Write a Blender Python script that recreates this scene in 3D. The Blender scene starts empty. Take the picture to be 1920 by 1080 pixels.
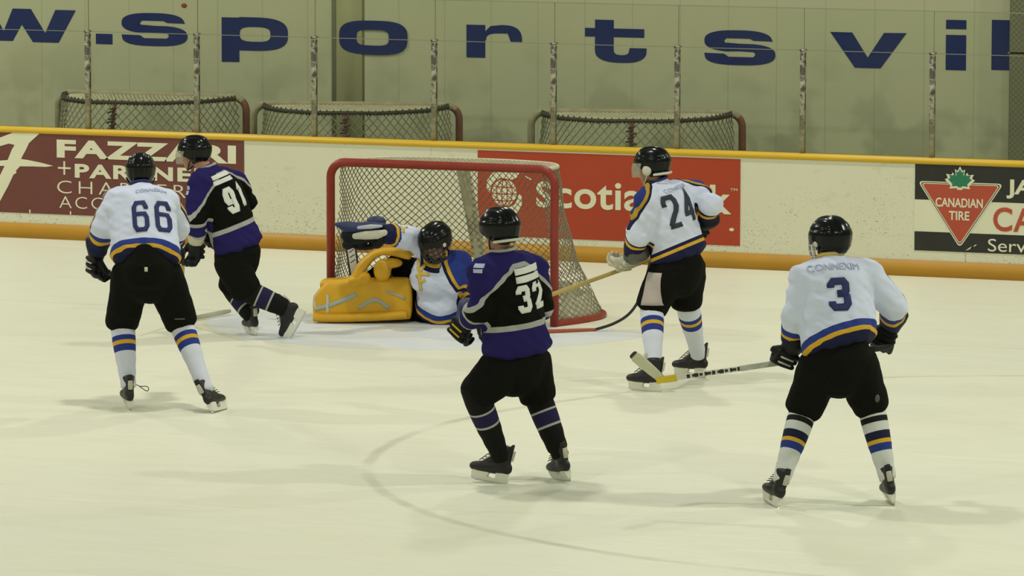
import bpy, bmesh, math, random
from mathutils import Vector, Matrix, noise
from mathutils.bvhtree import BVHTree
random.seed(7)
V = Vector
SC = bpy.context.scene
COL = SC.collection

# ------------------------------------------------------------------ camera
FPX = 9582.53
CAM = V((15.14232, -36.71406, 4.65622))
CR = V((0.9295804, 0.36861605, 0.00158017)).normalized()
CU = V((-0.04199985, 0.10165499, 0.99393273)).normalized()
CW = V((-0.36621892, 0.92400675, -0.10997831)).normalized()
RH = V((CR.x, CR.y, 0)).normalized()          # to the right, level
FH = V((CW.x, CW.y, 0)).normalized()          # away from the stands, level
UP = V((0, 0, 1))
cd = bpy.data.cameras.new('camera'); cam = bpy.data.objects.new('camera', cd); COL.objects.link(cam)
cd.sensor_width = 36; cd.lens = FPX / 1920 * 36; cd.clip_end = 200
cam.matrix_world = Matrix(((CR.x, CU.x, -CW.x, CAM.x), (CR.y, CU.y, -CW.y, CAM.y), (CR.z, CU.z, -CW.z, CAM.z), (0, 0, 0, 1)))
SC.camera = cam

# ------------------------------------------------------------------ world, lamps, exposure
SC.view_settings.view_transform = 'Standard'; SC.view_settings.look = 'None'
SC.view_settings.gamma = 1; SC.view_settings.use_curve_mapping = False
SC.view_settings.exposure = 0.0
wd = bpy.data.worlds.new('hall'); SC.world = wd; wd.use_nodes = True
wd.node_tree.nodes['Background'].inputs[0].default_value = (0.80, 0.84, 0.72, 1)
wd.node_tree.nodes['Background'].inputs[1].default_value = 0.22
def lamp(x, y, z, power, size=0.7, color=(1.0, 0.985, 0.90)):
    l = bpy.data.lights.new('rink_lamp', 'AREA'); l.shape = 'DISK'; l.size = size; l.energy = power; l.color = color
    o = bpy.data.objects.new('rink_lamp', l); COL.objects.link(o); o.location = (x, y, z)
for lx in (-9.5, 1.2, 12.0):
    for ly in (-24, -15, -6, 2.2):
        lamp(lx, ly, 8.2, (460 if lx != 1.2 else 240)*{-24: .55, -15: .78}.get(ly, 1.0), .55, (.90, 1.0, .80) if lx > 5 and ly < -10 else (1.0, .985, .90))

# ------------------------------------------------------------------ materials
def nd(nt, t, **kw):
    n = nt.nodes.new(t)
    for k, v in kw.items():
        setattr(n, k, v)
    return n
def c4(c): return (c[0], c[1], c[2], 1)
def s2l(r, g, b):
    f = lambda u: (u/255/12.92 if u/255 <= .04045 else ((u/255+.055)/1.055)**2.4)
    return (f(r), f(g), f(b))
def math_node(nt, op, a, b=None, c=None):
    n = nd(nt, 'ShaderNodeMath', operation=op)
    for i, v in enumerate((a, b, c)):
        if v is None: continue
        if isinstance(v, (int, float)): n.inputs[i].default_value = v
        else: nt.links.new(v, n.inputs[i])
    return n.outputs[0]
def mix_col(nt, fac, a, b):
    n = nd(nt, 'ShaderNodeMix', data_type='RGBA')
    if isinstance(fac, (int, float)): n.inputs[0].default_value = fac
    else: nt.links.new(fac, n.inputs[0])
    for i, v in ((6, a), (7, b)):
        if isinstance(v, tuple): n.inputs[i].default_value = c4(v)
        else: nt.links.new(v, n.inputs[i])
    return n.outputs[2]
def new_mat(name):
    m = bpy.data.materials.new(name); m.use_nodes = True
    return m, m.node_tree, m.node_tree.nodes['Principled BSDF']
def mat(name, color, rough=.6, bands=(), bump=0, bscale=40, metal=0, spec=.4, vary=0, coat=0):
    m, nt, b = new_mat(name)
    b.inputs['Roughness'].default_value = rough; b.inputs['Metallic'].default_value = metal
    b.inputs['Specular IOR Level'].default_value = spec
    b.inputs['Coat Weight'].default_value = coat
    col = tuple(color); att = {}
    for (a, lo, hi, cc) in bands:
        if a not in att: att[a] = nd(nt, 'ShaderNodeAttribute', attribute_name=a).outputs['Fac']
        f = math_node(nt, 'MULTIPLY', math_node(nt, 'GREATER_THAN', att[a], lo), math_node(nt, 'LESS_THAN', att[a], hi))
        col = mix_col(nt, f, col, tuple(cc))
    if vary or bump:
        tc = nd(nt, 'ShaderNodeTexCoord')
        n = nd(nt, 'ShaderNodeTexNoise'); n.inputs['Scale'].default_value = bscale; n.inputs['Detail'].default_value = 4
        nt.links.new(tc.outputs['Object'], n.inputs['Vector'])
        if vary:
            hsv = nd(nt, 'ShaderNodeHueSaturation')
            nt.links.new(math_node(nt, 'MULTIPLY_ADD', n.outputs[0], 2*vary, 1-vary), hsv.inputs['Value'])
            if isinstance(col, tuple): hsv.inputs['Color'].default_value = c4(col)
            else: nt.links.new(col, hsv.inputs['Color'])
            col = hsv.outputs[0]
        if bump:
            bp = nd(nt, 'ShaderNodeBump'); bp.inputs['Strength'].default_value = bump; bp.inputs['Distance'].default_value = .01
            nt.links.new(n.outputs[0], bp.inputs['Height']); nt.links.new(bp.outputs[0], b.inputs['Normal'])
    if isinstance(col, tuple): b.inputs['Base Color'].default_value = c4(col)
    else: nt.links.new(col, b.inputs['Base Color'])
    return m

BLUE = (.022, .042, .22); NAVY = (.010, .012, .050); GOLD = (.62, .36, .030); WHITE = (.60, .645, .77)
PURPLE = (.020, .016, .095); GREY = (.36, .36, .33); BLACK = (.010, .011, .009)
M = {}
M['black_fabric'] = mat('black_fabric', (.0065, .007, .005), .9, bump=.3, bscale=60, vary=.3, spec=.08)
M['helmet'] = mat('black_helmet_shell', (.005, .006, .005), .20, spec=.22)
M['skin'] = mat('skin', (.42, .22, .135), .55, vary=.15, bscale=20)
M['hair'] = mat('dark_hair', (.02, .014, .01), .7, bump=.6, bscale=150)
M['eye'] = mat('eye', (.03, .02, .015), .2)
M['boot'] = mat('skate_boot', (.010, .010, .009), .45, vary=.3, bscale=30)
M['holder'] = mat('skate_holder', (.72, .72, .60), .4)
M['felt'] = mat('skate_tongue', (.50, .47, .38), .8)
M['steel'] = mat('steel', (.6, .6, .58), .3, metal=1)
M['lace'] = mat('lace', (.02, .02, .02), .8)
M['glove_black'] = mat('black_glove', (.007, .007, .008), .6, spec=.2, bump=.3, bscale=50, vary=.3)
M['glove_pale'] = mat('pale_glove', (.50, .48, .36), .6, bump=.3, bscale=50, vary=.2)
M['glove_navy'] = mat('navy_glove', (.02, .03, .09), .6, vary=.2)
M['goldpad'] = mat('gold_leather', (.68, .375, .014), .5, bump=.2, bscale=12, vary=.12)
M['goldpad_grey'] = mat('pad_grey_stripe', (.38, .42, .34), .55)
M['strap_pale'] = mat('pale_strap', (.55, .55, .42), .6)
M['num_navy'] = mat('navy_number', (.016, .02, .10), .7)
M['num_grey'] = mat('dark_number', (.024, .030, .045), .7)
M['num_white'] = mat('white_number', (.66, .68, .60), .7)
M['name_grey'] = mat('grey_lettering', (.40, .44, .58), .7)
M['emblem'] = mat('gold_emblem', (.62, .45, .08), .7)
M['red_pipe'] = mat('red_goal_pipe', (.25, .028, .012), .42, vary=.25, bscale=8)
M['old_pipe'] = mat('worn_red_pipe', (.15, .055, .030), .5, vary=.5, bscale=10)
M['cord'] = mat('net_cord', (.235, .215, .135), .9)
M['old_cord'] = mat('old_net_cord', (.24, .235, .14), .9, vary=.4, bscale=6)
M['cord_bar'] = mat('wrapped_bar', (.30, .27, .16), .9, vary=.4, bscale=12)
M['top_cord'] = mat('top_net_cord', (.46, .43, .28), .9, vary=.3, bscale=10)
M['lacing'] = mat('dark_lacing', (.05, .045, .03), .9, vary=.8, bscale=30)
M['canvas'] = mat('white_canvas', (.62, .60, .42), .85, bump=.5, bscale=8, vary=.2)
M['padcover'] = mat('post_pad', (.54, .52, .36), .75, vary=.15, bscale=6)
M['wood'] = mat('wood_shaft', (.45, .34, .10), .5, vary=.15, bscale=30)
M['shaft_white'] = mat('pale_shaft', (.62, .62, .50), .45)
M['shaft_black'] = mat('black_shaft', (.02, .02, .017), .45)
M['tape_cream'] = mat('cream_tape', (.56, .55, .38), .8, bump=.3, bscale=60)
M['stick_yellow'] = mat('yellow_band', (.66, .50, .03), .5)
M['stick_red'] = mat('red_blade', (.40, .10, .035), .5, vary=.2)
M['wall_blue'] = mat('painted_blue', (.012, .023, .105), .8, spec=.1, vary=.12, bscale=2)
M['sign_cream'] = mat('sign_cream', (.66, .65, .46), .5, vary=.08, bscale=3)
M['sign_maroon'] = mat('sign_maroon', (.135, .042, .030), .5, vary=.2, bscale=4)
M['sign_red'] = mat('sign_red', (.36, .043, .011), .45, vary=.12, bscale=2)
M['sign_black'] = mat('sign_black', (.020, .021, .016), .45, vary=.3, bscale=4)
M['sign_green'] = mat('sign_green', (.02, .17, .085), .5)
M['sign_tri'] = mat('sign_triangle_red', (.40, .065, .030), .5, vary=.15, bscale=4)
M['stanchion'] = None

# ------------------------------------------------------------------ object helpers
def link(name, me, m=None, parent=None, smooth=True):
    o = bpy.data.objects.new(name, me); COL.objects.link(o)
    if m is not None:
        me.materials.clear(); me.materials.append(m)
    if parent is not None:
        o.parent = parent
    if smooth:
        for p in me.polygons: p.use_smooth = True
    return o
def from_bm(name, bm, m=None, parent=None, smooth=True, norm=True):
    me = bpy.data.meshes.new(name)
    if norm: bmesh.ops.recalc_face_normals(bm, faces=bm.faces)
    bm.to_mesh(me); bm.free()
    return link(name, me, m, parent, smooth)
def tag(o, label, cat, group=None, kind=None):
    if kind: o['kind'] = kind
    if label: o['label'] = label
    if cat: o['category'] = cat
    if group: o['group'] = group
    return o
def root_at(o, loc, kids=()):
    """give a thing whose meshes were made in world space its origin at its base"""
    loc = V(loc); seen = set()
    def shift(x):
        if x.type == 'MESH' and x.data.name not in seen:
            seen.add(x.data.name); x.data.transform(Matrix.Translation(-loc))
        for c in x.children: shift(c)
    bpy.context.view_layer.update()
    shift(o); o.location = loc
def box(bm, lo, hi, bev=0):
    r = bmesh.ops.create_cube(bm, size=1)
    lo, hi = V(lo), V(hi)
    for v in r['verts']:
        v.co = V(((lo.x+hi.x)/2+v.co.x*(hi.x-lo.x), (lo.y+hi.y)/2+v.co.y*(hi.y-lo.y), (lo.z+hi.z)/2+v.co.z*(hi.z-lo.z)))
    if bev:
        es = list({e for v in r['verts'] for e in v.link_edges})
        bmesh.ops.bevel(bm, geom=es, offset=bev, segments=2, affect='EDGES')
def frame(t, side):
    t = t.normalized(); s = side - t*side.dot(t)
    if s.length < 1e-5: s = t.orthogonal()
    s.normalize(); return t, s, t.cross(s)
def tube(bm, rings, n=14, dome=True, sq=0, flat=False):
    """rings: (centre, a, b, side[, normal]); a along side, b across"""
    cs = [V(r[0]) for r in rings]; out = []
    T = []
    for i, r in enumerate(rings):
        if len(r) > 4 and r[4] is not None: t = V(r[4])
        else: t = cs[min(i+1, len(cs)-1)] - cs[max(i-1, 0)]
        T.append(frame(t, V(r[3])))
    def ring(c, a, b, F):
        t, s, w = F; vs = []
        for k in range(n):
            th = 2*math.pi*k/n; x, y = math.cos(th), math.sin(th)
            if sq:
                x = math.copysign(abs(x)**(1-sq), x); y = math.copysign(abs(y)**(1-sq), y)
            vs.append(bm.verts.new(c + s*a*x + w*b*y))
        return vs
    if dome:
        for q, k in ((1.0, .30), (.8, .62), (.45, .88)):
            c, a, b = cs[0], rings[0][1], rings[0][2]
            out.append(ring(c - T[0][0]*min(a, b)*q*(.35 if flat else .9), a*k, b*k, T[0]))
    for i, r in enumerate(rings): out.append(ring(cs[i], r[1], r[2], T[i]))
    if dome:
        for q, k in ((.45, .88), (.8, .62), (1.0, .30)):
            c, a, b = cs[-1], rings[-1][1], rings[-1][2]
            out.append(ring(c + T[-1][0]*min(a, b)*q*(.35 if flat else .9), a*k, b*k, T[-1]))
    for A, B in zip(out[:-1], out[1:]):
        for k in range(n):
            bm.faces.new((A[k], A[(k+1) % n], B[(k+1) % n], B[k]))
    bm.faces.new(out[0][::-1]); bm.faces.new(out[-1])
    return out
def pipe(bm, pts, r, n=8, closed=False):
    pts = [V(p) for p in pts]
    side = (pts[1]-pts[0]).orthogonal(); prev = None; rs = []
    for i, p in enumerate(pts):
        a = pts[i-1] if (i or closed) else pts[i]
        b = pts[(i+1) % len(pts)] if (i < len(pts)-1 or closed) else pts[i]
        t, s, w = frame(b-a, side); side = s
        rs.append([bm.verts.new(p + (s*math.cos(2*math.pi*k/n)+w*math.sin(2*math.pi*k/n))*r) for k in range(n)])
    for i in range(len(rs) if closed else len(rs)-1):
        A, B = rs[i], rs[(i+1) % len(rs)]
        for k in range(n): bm.faces.new((A[k], A[(k+1) % n], B[(k+1) % n], B[k]))
    if not closed:
        bm.faces.new(rs[0][::-1]); bm.faces.new(rs[-1])
def ellipsoid(bm, c, rx, ry, rz, X=V((1, 0, 0)), Y=V((0, 1, 0)), Z=V((0, 0, 1)), seg=20):
    r = bmesh.ops.create_uvsphere(bm, u_segments=seg, v_segments=seg*2//3, radius=1)
    for v in r['verts']:
        v.co = V(c) + X*(v.co.x*rx) + Y*(v.co.y*ry) + Z*(v.co.z*rz)
def catmull(pts, m=8):
    pts = [V(p) for p in pts]; out = []
    for i in range(len(pts)-1):
        p0, p1, p2, p3 = pts[max(i-1, 0)], pts[i], pts[i+1], pts[min(i+2, len(pts)-1)]
        for k in range(m):
            t = k/m
            out.append(.5*((2*p1)+(p2-p0)*t+(2*p0-5*p1+4*p2-p3)*t*t+(3*p1-p0-3*p2+p3)*t**3))
    out.append(pts[-1]); return out
def fuse(bm, voxel, smooth=6, fac=.5):
    """overlapping closed volumes become one continuous skin"""
    bmesh.ops.recalc_face_normals(bm, faces=bm.faces)
    me = bpy.data.meshes.new('tmp'); bm.to_mesh(me); bm.free()
    o = bpy.data.objects.new('tmp', me); COL.objects.link(o)
    r = o.modifiers.new('r', 'REMESH'); r.mode = 'VOXEL'; r.voxel_size = voxel
    if smooth:
        s = o.modifiers.new('s', 'SMOOTH'); s.iterations = smooth; s.factor = fac
    dg = bpy.context.evaluated_depsgraph_get(); dg.update()
    out = bpy.data.meshes.new_from_object(o.evaluated_get(dg))
    bpy.data.objects.remove(o); bpy.data.meshes.remove(me)
    return out
def set_attr(me, name, vals):
    a = me.attributes.new(name, 'FLOAT', 'POINT'); a.data.foreach_set('value', vals)
def curve_mesh(cu):
    o = bpy.data.objects.new('tmp', cu); COL.objects.link(o)
    dg = bpy.context.evaluated_depsgraph_get(); dg.update()
    me = bpy.data.meshes.new_from_object(o.evaluated_get(dg))
    bpy.data.objects.remove(o); bpy.data.curves.remove(cu)
    return me
def text_me(s, bold=0.0, spacing=1.0):
    cu = bpy.data.curves.new('t', 'FONT'); cu.body = s; cu.extrude = 1; cu.offset = bold; cu.space_character = spacing
    cu.resolution_u = 5
    return curve_mesh(cu)
def shape_me(loops):
    """flat outline(s); inner loops cut holes"""
    cu = bpy.data.curves.new('s', 'CURVE'); cu.dimensions = '2D'; cu.fill_mode = 'BOTH'; cu.extrude = 1
    for L in loops:
        sp = cu.splines.new('POLY'); sp.points.add(len(L)-1); sp.use_cyclic_u = True
        for i, p in enumerate(L): sp.points[i].co = (p[0], p[1], 0, 1)
    return curve_mesh(cu)
def upright(me, yplane, th, box_=None):
    """stand a flat mesh up in an X-Z plane facing -Y, optionally fitted to (x0,x1,z0,z1)"""
    if box_:
        xs = [v.co.x for v in me.vertices]; ys = [v.co.y for v in me.vertices]
        x0, x1, y0, y1 = min(xs), max(xs), min(ys), max(ys)
    for v in me.vertices:
        x, y, z = v.co
        if box_:
            x = box_[0]+(x-x0)/(x1-x0)*(box_[1]-box_[0]); y = box_[2]+(y-y0)/(y1-y0)*(box_[3]-box_[2])
        v.co = (x, yplane - (z+1)/2*th, y)
    return me
def join_me(meshes, name):
    bm = bmesh.new()
    for m in meshes: bm.from_mesh(m)
    return bm
def superell(cx, cy, a, b, n=3.2, k=40, a0=0, a1=2*math.pi):
    out = []
    for i in range(k):
        t = a0+(a1-a0)*i/(k-1 if a1-a0 < 6.2 else k)
        c, s = math.cos(t), math.sin(t)
        out.append((cx+a*math.copysign(abs(c)**(2/n), c), cy+b*math.copysign(abs(s)**(2/n), s)))
    return out

# ------------------------------------------------------------------ the rink
BD = 4.553      # ice-side face of the end boards
TOP = 1.008
def ice_material():
    m, nt, b = new_mat('ice')
    tc = nd(nt, 'ShaderNodeTexCoord'); xyz = nd(nt, 'ShaderNodeSeparateXYZ'); nt.links.new(tc.outputs['Object'], xyz.inputs[0])
    X, Y = xyz.outputs[0], xyz.outputs[1]
    def noise_(scale, detail=5, dist=0, sx=1, sy=1, rot=0):
        mp = nd(nt, 'ShaderNodeMapping'); mp.inputs['Scale'].default_value = (sx, sy, 1); mp.inputs['Rotation'].default_value = (0, 0, rot)
        nt.links.new(tc.outputs['Object'], mp.inputs[0])
        n = nd(nt, 'ShaderNodeTexNoise'); n.inputs['Scale'].default_value = scale; n.inputs['Detail'].default_value = detail
        n.inputs['Distortion'].default_value = dist
        nt.links.new(mp.outputs[0], n.inputs['Vector']); return n.outputs[0]
    def ramp(v, lo, hi):
        r = nd(nt, 'ShaderNodeMapRange'); r.inputs[1].default_value = lo; r.inputs[2].default_value = hi
        nt.links.new(v, r.inputs[0]); return r.outputs[0]
    base = mix_col(nt, ramp(noise_(.35, 3), .35, .65), (.785, .775, .600), (.75, .76, .600))
    base = mix_col(nt, math_node(nt, 'MULTIPLY', ramp(noise_(1.6, 8, .6, 1, 3.0, .25), .45, .75), .42), base, (.70, .70, .50))
    # skate scratches: three families of thin curved scuffs
    sc = None
    for (s, rot, sx, sy, lo, d) in ((1.1, .3, .5, 5, .0, 1.4), (.9, -.5, .6, 4.5, .0, 1.8), (1.4, 1.1, .45, 4, .0, 1.2)):
        n = noise_(s, 3, d, sx, sy, rot)
        line = math_node(nt, 'SUBTRACT', 1.0, ramp(math_node(nt, 'ABSOLUTE', math_node(nt, 'SUBTRACT', n, .5)), .0, .010))
        sc = line if sc is None else math_node(nt, 'MAXIMUM', sc, line)
    sc = math_node(nt, 'MULTIPLY', sc, ramp(noise_(.9, 4), .42, .70))
    base = mix_col(nt, math_node(nt, 'MULTIPLY', sc, .38), base, (.60, .60, .42))
    lt = math_node(nt, 'MULTIPLY', ramp(noise_(1.7, 6, 1.0, .6, 4.5, -.15), .60, .75), .5)
    base = mix_col(nt, lt, base, (.86, .85, .66))
    # goal crease: pale blue half disc in front of the goal line
    rr = math_node(nt, 'SQRT', math_node(nt, 'ADD', math_node(nt, 'MULTIPLY', X, X), math_node(nt, 'MULTIPLY', Y, Y)))
    wob = math_node(nt, 'MULTIPLY_ADD', noise_(5, 3), .10, -.05)
    cre = math_node(nt, 'MULTIPLY', math_node(nt, 'LESS_THAN', math_node(nt, 'ADD', rr, wob), 1.83), math_node(nt, 'LESS_THAN', Y, 0.0))
    base = mix_col(nt, math_node(nt, 'MULTIPLY', cre, ramp(noise_(3, 5), .1, .6)), base, (.66, .70, .72))
    edge = math_node(nt, 'MULTIPLY', math_node(nt, 'LESS_THAN', math_node(nt, 'ABSOLUTE', math_node(nt, 'SUBTRACT', rr, 1.85)), .025), math_node(nt, 'LESS_THAN', Y, 0.0))
    base = mix_col(nt, math_node(nt, 'MULTIPLY', edge, .25), base, (.52, .50, .44))
    # worn face-off circle
    dx = math_node(nt, 'SUBTRACT', X, 6.8187); dy = math_node(nt, 'ADD', Y, 5.768)
    rc = math_node(nt, 'SQRT', math_node(nt, 'ADD', math_node(nt, 'MULTIPLY', dx, dx), math_node(nt, 'MULTIPLY', dy, dy)))
    ring = math_node(nt, 'SUBTRACT', 1.0, ramp(math_node(nt, 'ABSOLUTE', math_node(nt, 'SUBTRACT', math_node(nt, 'ADD', rc, math_node(nt, 'MULTIPLY', wob, .4)), 4.57)), .02, .055))
    base = mix_col(nt, math_node(nt, 'MULTIPLY', ring, ramp(noise_(1.3, 5), .25, .75)), base, (.52, .50, .37))
    gl = math_node(nt, 'SUBTRACT', 1.0, ramp(math_node(nt, 'ABSOLUTE', Y), .02, .04))
    base = mix_col(nt, math_node(nt, 'MULTIPLY', gl, math_node(nt, 'MULTIPLY', ramp(noise_(1.2, 4), .3, .7), .4)), base, (.50, .47, .40))
    nt.links.new(base, b.inputs['Base Color'])
    b.inputs['Roughness'].default_value = .42; b.inputs['Specular IOR Level'].default_value = .25
    bp = nd(nt, 'ShaderNodeBump'); bp.inputs['Strength'].default_value = .25; bp.inputs['Distance'].default_value = .01
    nt.links.new(noise_(9, 8, 0, 1, 2), bp.inputs['Height']); nt.links.new(bp.outputs[0], b.inputs['Normal'])
    return m
bm = bmesh.new(); box(bm, (-22, -40, -.1), (22, BD, 0))
tag(from_bm('floor', bm, ice_material(), smooth=False), 'scuffed cream-white ice sheet with worn painted circle and pale crease', 'ice', kind='structure')
bm = bmesh.new(); box(bm, (-22, BD+.10, -.12), (22, BD+2.6, -.002))
tag(from_bm('floor_walkway', bm, mat('concrete', (.25, .25, .2), .9, vary=.2, bscale=3), smooth=False), 'concrete walkway behind the end boards', 'floor', kind='structure')

def boards_material():
    m, nt, b = new_mat('scuffed_boards')
    tc = nd(nt, 'ShaderNodeTexCoord')
    def tex(kind, scale, sx=1, sz=1):
        mp = nd(nt, 'ShaderNodeMapping'); mp.inputs['Scale'].default_value = (sx, 1, sz); nt.links.new(tc.outputs['Object'], mp.inputs[0])
        n = nd(nt, kind); n.inputs['Scale'].default_value = scale
        nt.links.new(mp.outputs[0], n.inputs['Vector']); return n
    n0 = tex('ShaderNodeTexNoise', 1.2); n0.inputs['Detail'].default_value = 5
    col = mix_col(nt, n0.outputs[0], (.66, .65, .465), (.60, .60, .44))
    dens = tex('ShaderNodeTexNoise', 2.0); dens.inputs['Detail'].default_value = 3
    xyz = nd(nt, 'ShaderNodeSeparateXYZ'); nt.links.new(tc.outputs['Object'], xyz.inputs[0])
    low = nd(nt, 'ShaderNodeMapRange'); low.inputs[1].default_value = 1.0; low.inputs[2].default_value = .2; low.inputs[3].default_value = -.12; low.inputs[4].default_value = .16
    nt.links.new(xyz.outputs[2], low.inputs[0])
    dd = math_node(nt, 'ADD', dens.outputs[0], low.outputs[0])
    for (sc, sx, sz, thr) in ((26, 1, 1, .13), (17, .6, 1.4, .12), (44, 1, 1, .17)):
        v = tex('ShaderNodeTexVoronoi', sc, sx, sz); v.inputs['Randomness'].default_value = 1
        hit = math_node(nt, 'LESS_THAN', v.outputs['Distance'], math_node(nt, 'MULTIPLY', thr, math_node(nt, 'MULTIPLY_ADD', dd, 2.6, -.55)))
        col = mix_col(nt, math_node(nt, 'MULTIPLY', hit, .42), col, (.17, .17, .12))
    st = tex('ShaderNodeTexNoise', 6, .5, 1.2); st.inputs['Detail'].default_value = 6; st.inputs['Distortion'].default_value = 1.5
    r = nd(nt, 'ShaderNodeMapRange'); r.inputs[1].default_value = .62; r.inputs[2].default_value = .75; nt.links.new(st.outputs[0], r.inputs[0])
    col = mix_col(nt, math_node(nt, 'MULTIPLY', r.outputs[0], .45), col, (.42, .43, .32))
    nt.links.new(col, b.inputs['Base Color']); b.inputs['Roughness'].default_value = .5
    return m
M['boards'] = boards_material()
def speck(name, c, c2, scale=30, thr=.16):
    m, nt, b = new_mat(name)
    tc = nd(nt, 'ShaderNodeTexCoord'); v = nd(nt, 'ShaderNodeTexVoronoi'); v.inputs['Scale'].default_value = scale
    n = nd(nt, 'ShaderNodeTexNoise'); n.inputs['Scale'].default_value = 4
    for k in (v, n): nt.links.new(tc.outputs['Object'], k.inputs['Vector'])
    hit = math_node(nt, 'LESS_THAN', v.outputs['Distance'], math_node(nt, 'MULTIPLY', n.outputs[0], thr*2-.03))
    col = mix_col(nt, hit, mix_col(nt, n.outputs[0], c, tuple(q*.8 for q in c)), c2)
    nt.links.new(col, b.inputs['Base Color']); b.inputs['Roughness'].default_value = .5
    return m
bm = bmesh.new(); box(bm, (-22, BD, 0), (22, BD+.10, TOP-.052))
boards = tag(from_bm('wall_boards', bm, M['boards'], smooth=False), 'white end boards of the rink, speckled with puck marks', 'boards', kind='structure')
bm = bmesh.new(); box(bm, (-22, BD-.015, TOP-.052), (22, BD+.12, TOP), .008)
from_bm('cap_rail', bm, mat('yellow_rail', (.66, .42, .025), .4, vary=.08, bscale=3), boards)
bm = bmesh.new(); box(bm, (-22, BD-.012, 0), (22, BD+.01, .138), .003)
from_bm('kickplate', bm, speck('orange_kickplate', (.50, .255, .012), (.28, .15, .03), 9, .05), boards)
bm = bmesh.new()
for sx in (-6.9, -4.42, -1.98, .46, 2.9, 5.3): box(bm, (sx-.002, BD-.001, .14), (sx+.002, BD+.01, .95))
from_bm('panel_joint', bm, mat('joint', (.42, .42, .32), .7), boards)

# back wall
WY = BD+2.2
def wall_material():
    m, nt, b = new_mat('painted_siding')
    tc = nd(nt, 'ShaderNodeTexCoord'); xyz = nd(nt, 'ShaderNodeSeparateXYZ'); nt.links.new(tc.outputs['Object'], xyz.inputs[0])
    n = nd(nt, 'ShaderNodeTexNoise'); n.inputs['Scale'].default_value = .9; n.inputs['Detail'].default_value = 4; nt.links.new(tc.outputs['Object'], n.inputs['Vector'])
    col = mix_col(nt, n.outputs[0], (.44, .435, .255), (.385, .41, .26))
    n2 = nd(nt, 'ShaderNodeTexNoise'); n2.inputs['Scale'].default_value = 2.3; n2.inputs['Detail'].default_value = 2; nt.links.new(tc.outputs['Object'], n2.inputs['Vector'])
    zf = nd(nt, 'ShaderNodeMapRange'); zf.inputs[1].default_value = 1.9; zf.inputs[2].default_value = .7; nt.links.new(xyz.outputs[2], zf.inputs[0])
    r = nd(nt, 'ShaderNodeMapRange'); r.inputs[1].default_value = .50; r.inputs[2].default_value = .62; nt.links.new(n2.outputs[0], r.inputs[0])
    col = mix_col(nt, math_node(nt, 'MULTIPLY', math_node(nt, 'MULTIPLY', r.outputs[0], zf.outputs[0]), .5), col, (.185, .195, .105))
    fr = math_node(nt, 'FRACT', math_node(nt, 'MULTIPLY', xyz.outputs[0], 1/.46))
    ln = math_node(nt, 'LESS_THAN', fr, .022)
    col = mix_col(nt, math_node(nt, 'MULTIPLY', ln, .28), col, (.15, .16, .08))
    nt.links.new(col, b.inputs['Base Color']); b.inputs['Roughness'].default_value = .75
    return m
M['wall'] = wall_material()
bm = bmesh.new(); box(bm, (-24, WY, 0), (24, WY+.1, 5.5))
wall = tag(from_bm('wall_back', bm, M['wall'], smooth=False), 'pale green painted back wall with big blue letters', 'wall', kind='structure')
bm = bmesh.new(); box(bm, (-3.84, WY-.013, 0), (-3.58, WY, 5.4), .003)
from_bm('pilaster', bm, mat('pilaster_paint', (.43, .43, .225), .75, vary=.05, bscale=2), wall)
bm = bmesh.new(); box(bm, (-3.885, WY-.012, 0), (-3.842, WY, 5.4)); box(bm, (-3.575, WY-.003, 0), (-3.56, WY, 5.4))
from_bm('conduit', bm, mat('dark_seam', (.20, .205, .11), .8), wall)
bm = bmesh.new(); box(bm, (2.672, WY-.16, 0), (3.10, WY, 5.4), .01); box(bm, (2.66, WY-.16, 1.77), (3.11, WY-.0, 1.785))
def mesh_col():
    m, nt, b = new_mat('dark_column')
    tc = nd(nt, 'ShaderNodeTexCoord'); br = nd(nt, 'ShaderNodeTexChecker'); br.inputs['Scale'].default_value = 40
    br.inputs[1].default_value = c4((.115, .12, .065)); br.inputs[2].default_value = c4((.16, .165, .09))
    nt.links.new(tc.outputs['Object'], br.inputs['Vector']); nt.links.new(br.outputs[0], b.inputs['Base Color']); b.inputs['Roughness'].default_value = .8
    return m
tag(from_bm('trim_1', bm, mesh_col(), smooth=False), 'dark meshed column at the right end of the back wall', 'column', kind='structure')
# painted lettering  w . s p o r t s v i l
def S_loop(x0, x1, z0, z1):
    w, h = x1-x0, z1-z0; cx = (x0+x1)/2
    tv = h*.235
    P = []
    def q(cx_, cy_, rx, ry, a0, a1, n=2.6, k=14):
        return superell(cx_, cy_, rx, ry, n, k, math.radians(a0), math.radians(a1))
    zt = z1-h*.31; zb = z0+h*.31
    rxo = w*.48
    # outer outline, starting at the upper right terminal, going over the top to the left, across the spine, down the lower right, along the bottom
    P += [(x1-w*.04, z1-h*.30)]
    P += q(cx-w*.01, zt, w*.46, h*.31, 15, 90) + q(cx-w*.02, zt, w*.48, h*.31, 90, 255)
    P += [(cx, z0+h*.40)]
    P += [(x1-w*.30, zb+h*.07), (x1-w*.28, zb), (x1-w*.31, z0+tv)]
    P += [(x0+w*.34, z0+tv), (x0+w*.28, z0+h*.32), (x0, z0+h*.33)]
    P += q(cx-w*.03, z0+h*.26, w*.46, h*.26, 190, 270) + q(cx+w*.02, zb, w*.48, h*.31, 270, 435)
    P += [(cx, z1-h*.385), (x0+w*.29, z1-h*.36), (x0+w*.28, zt), (x0+w*.31, z1-tv), (x1-w*.36, z1-tv), (x1-w*.31, z1-h*.29)]
    return P
LET = []
LET.append([[(-7.68, 1.942), (-7.42, 1.942), (-7.30, 1.725), (-7.201, 1.943), (-7.008, 1.943), (-6.858, 1.717), (-6.748, 1.940), (-6.534, 1.940), (-6.717, 1.629), (-6.989, 1.629), (-7.106, 1.793), (-7.204, 1.635), (-7.45, 1.635)]])
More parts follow.
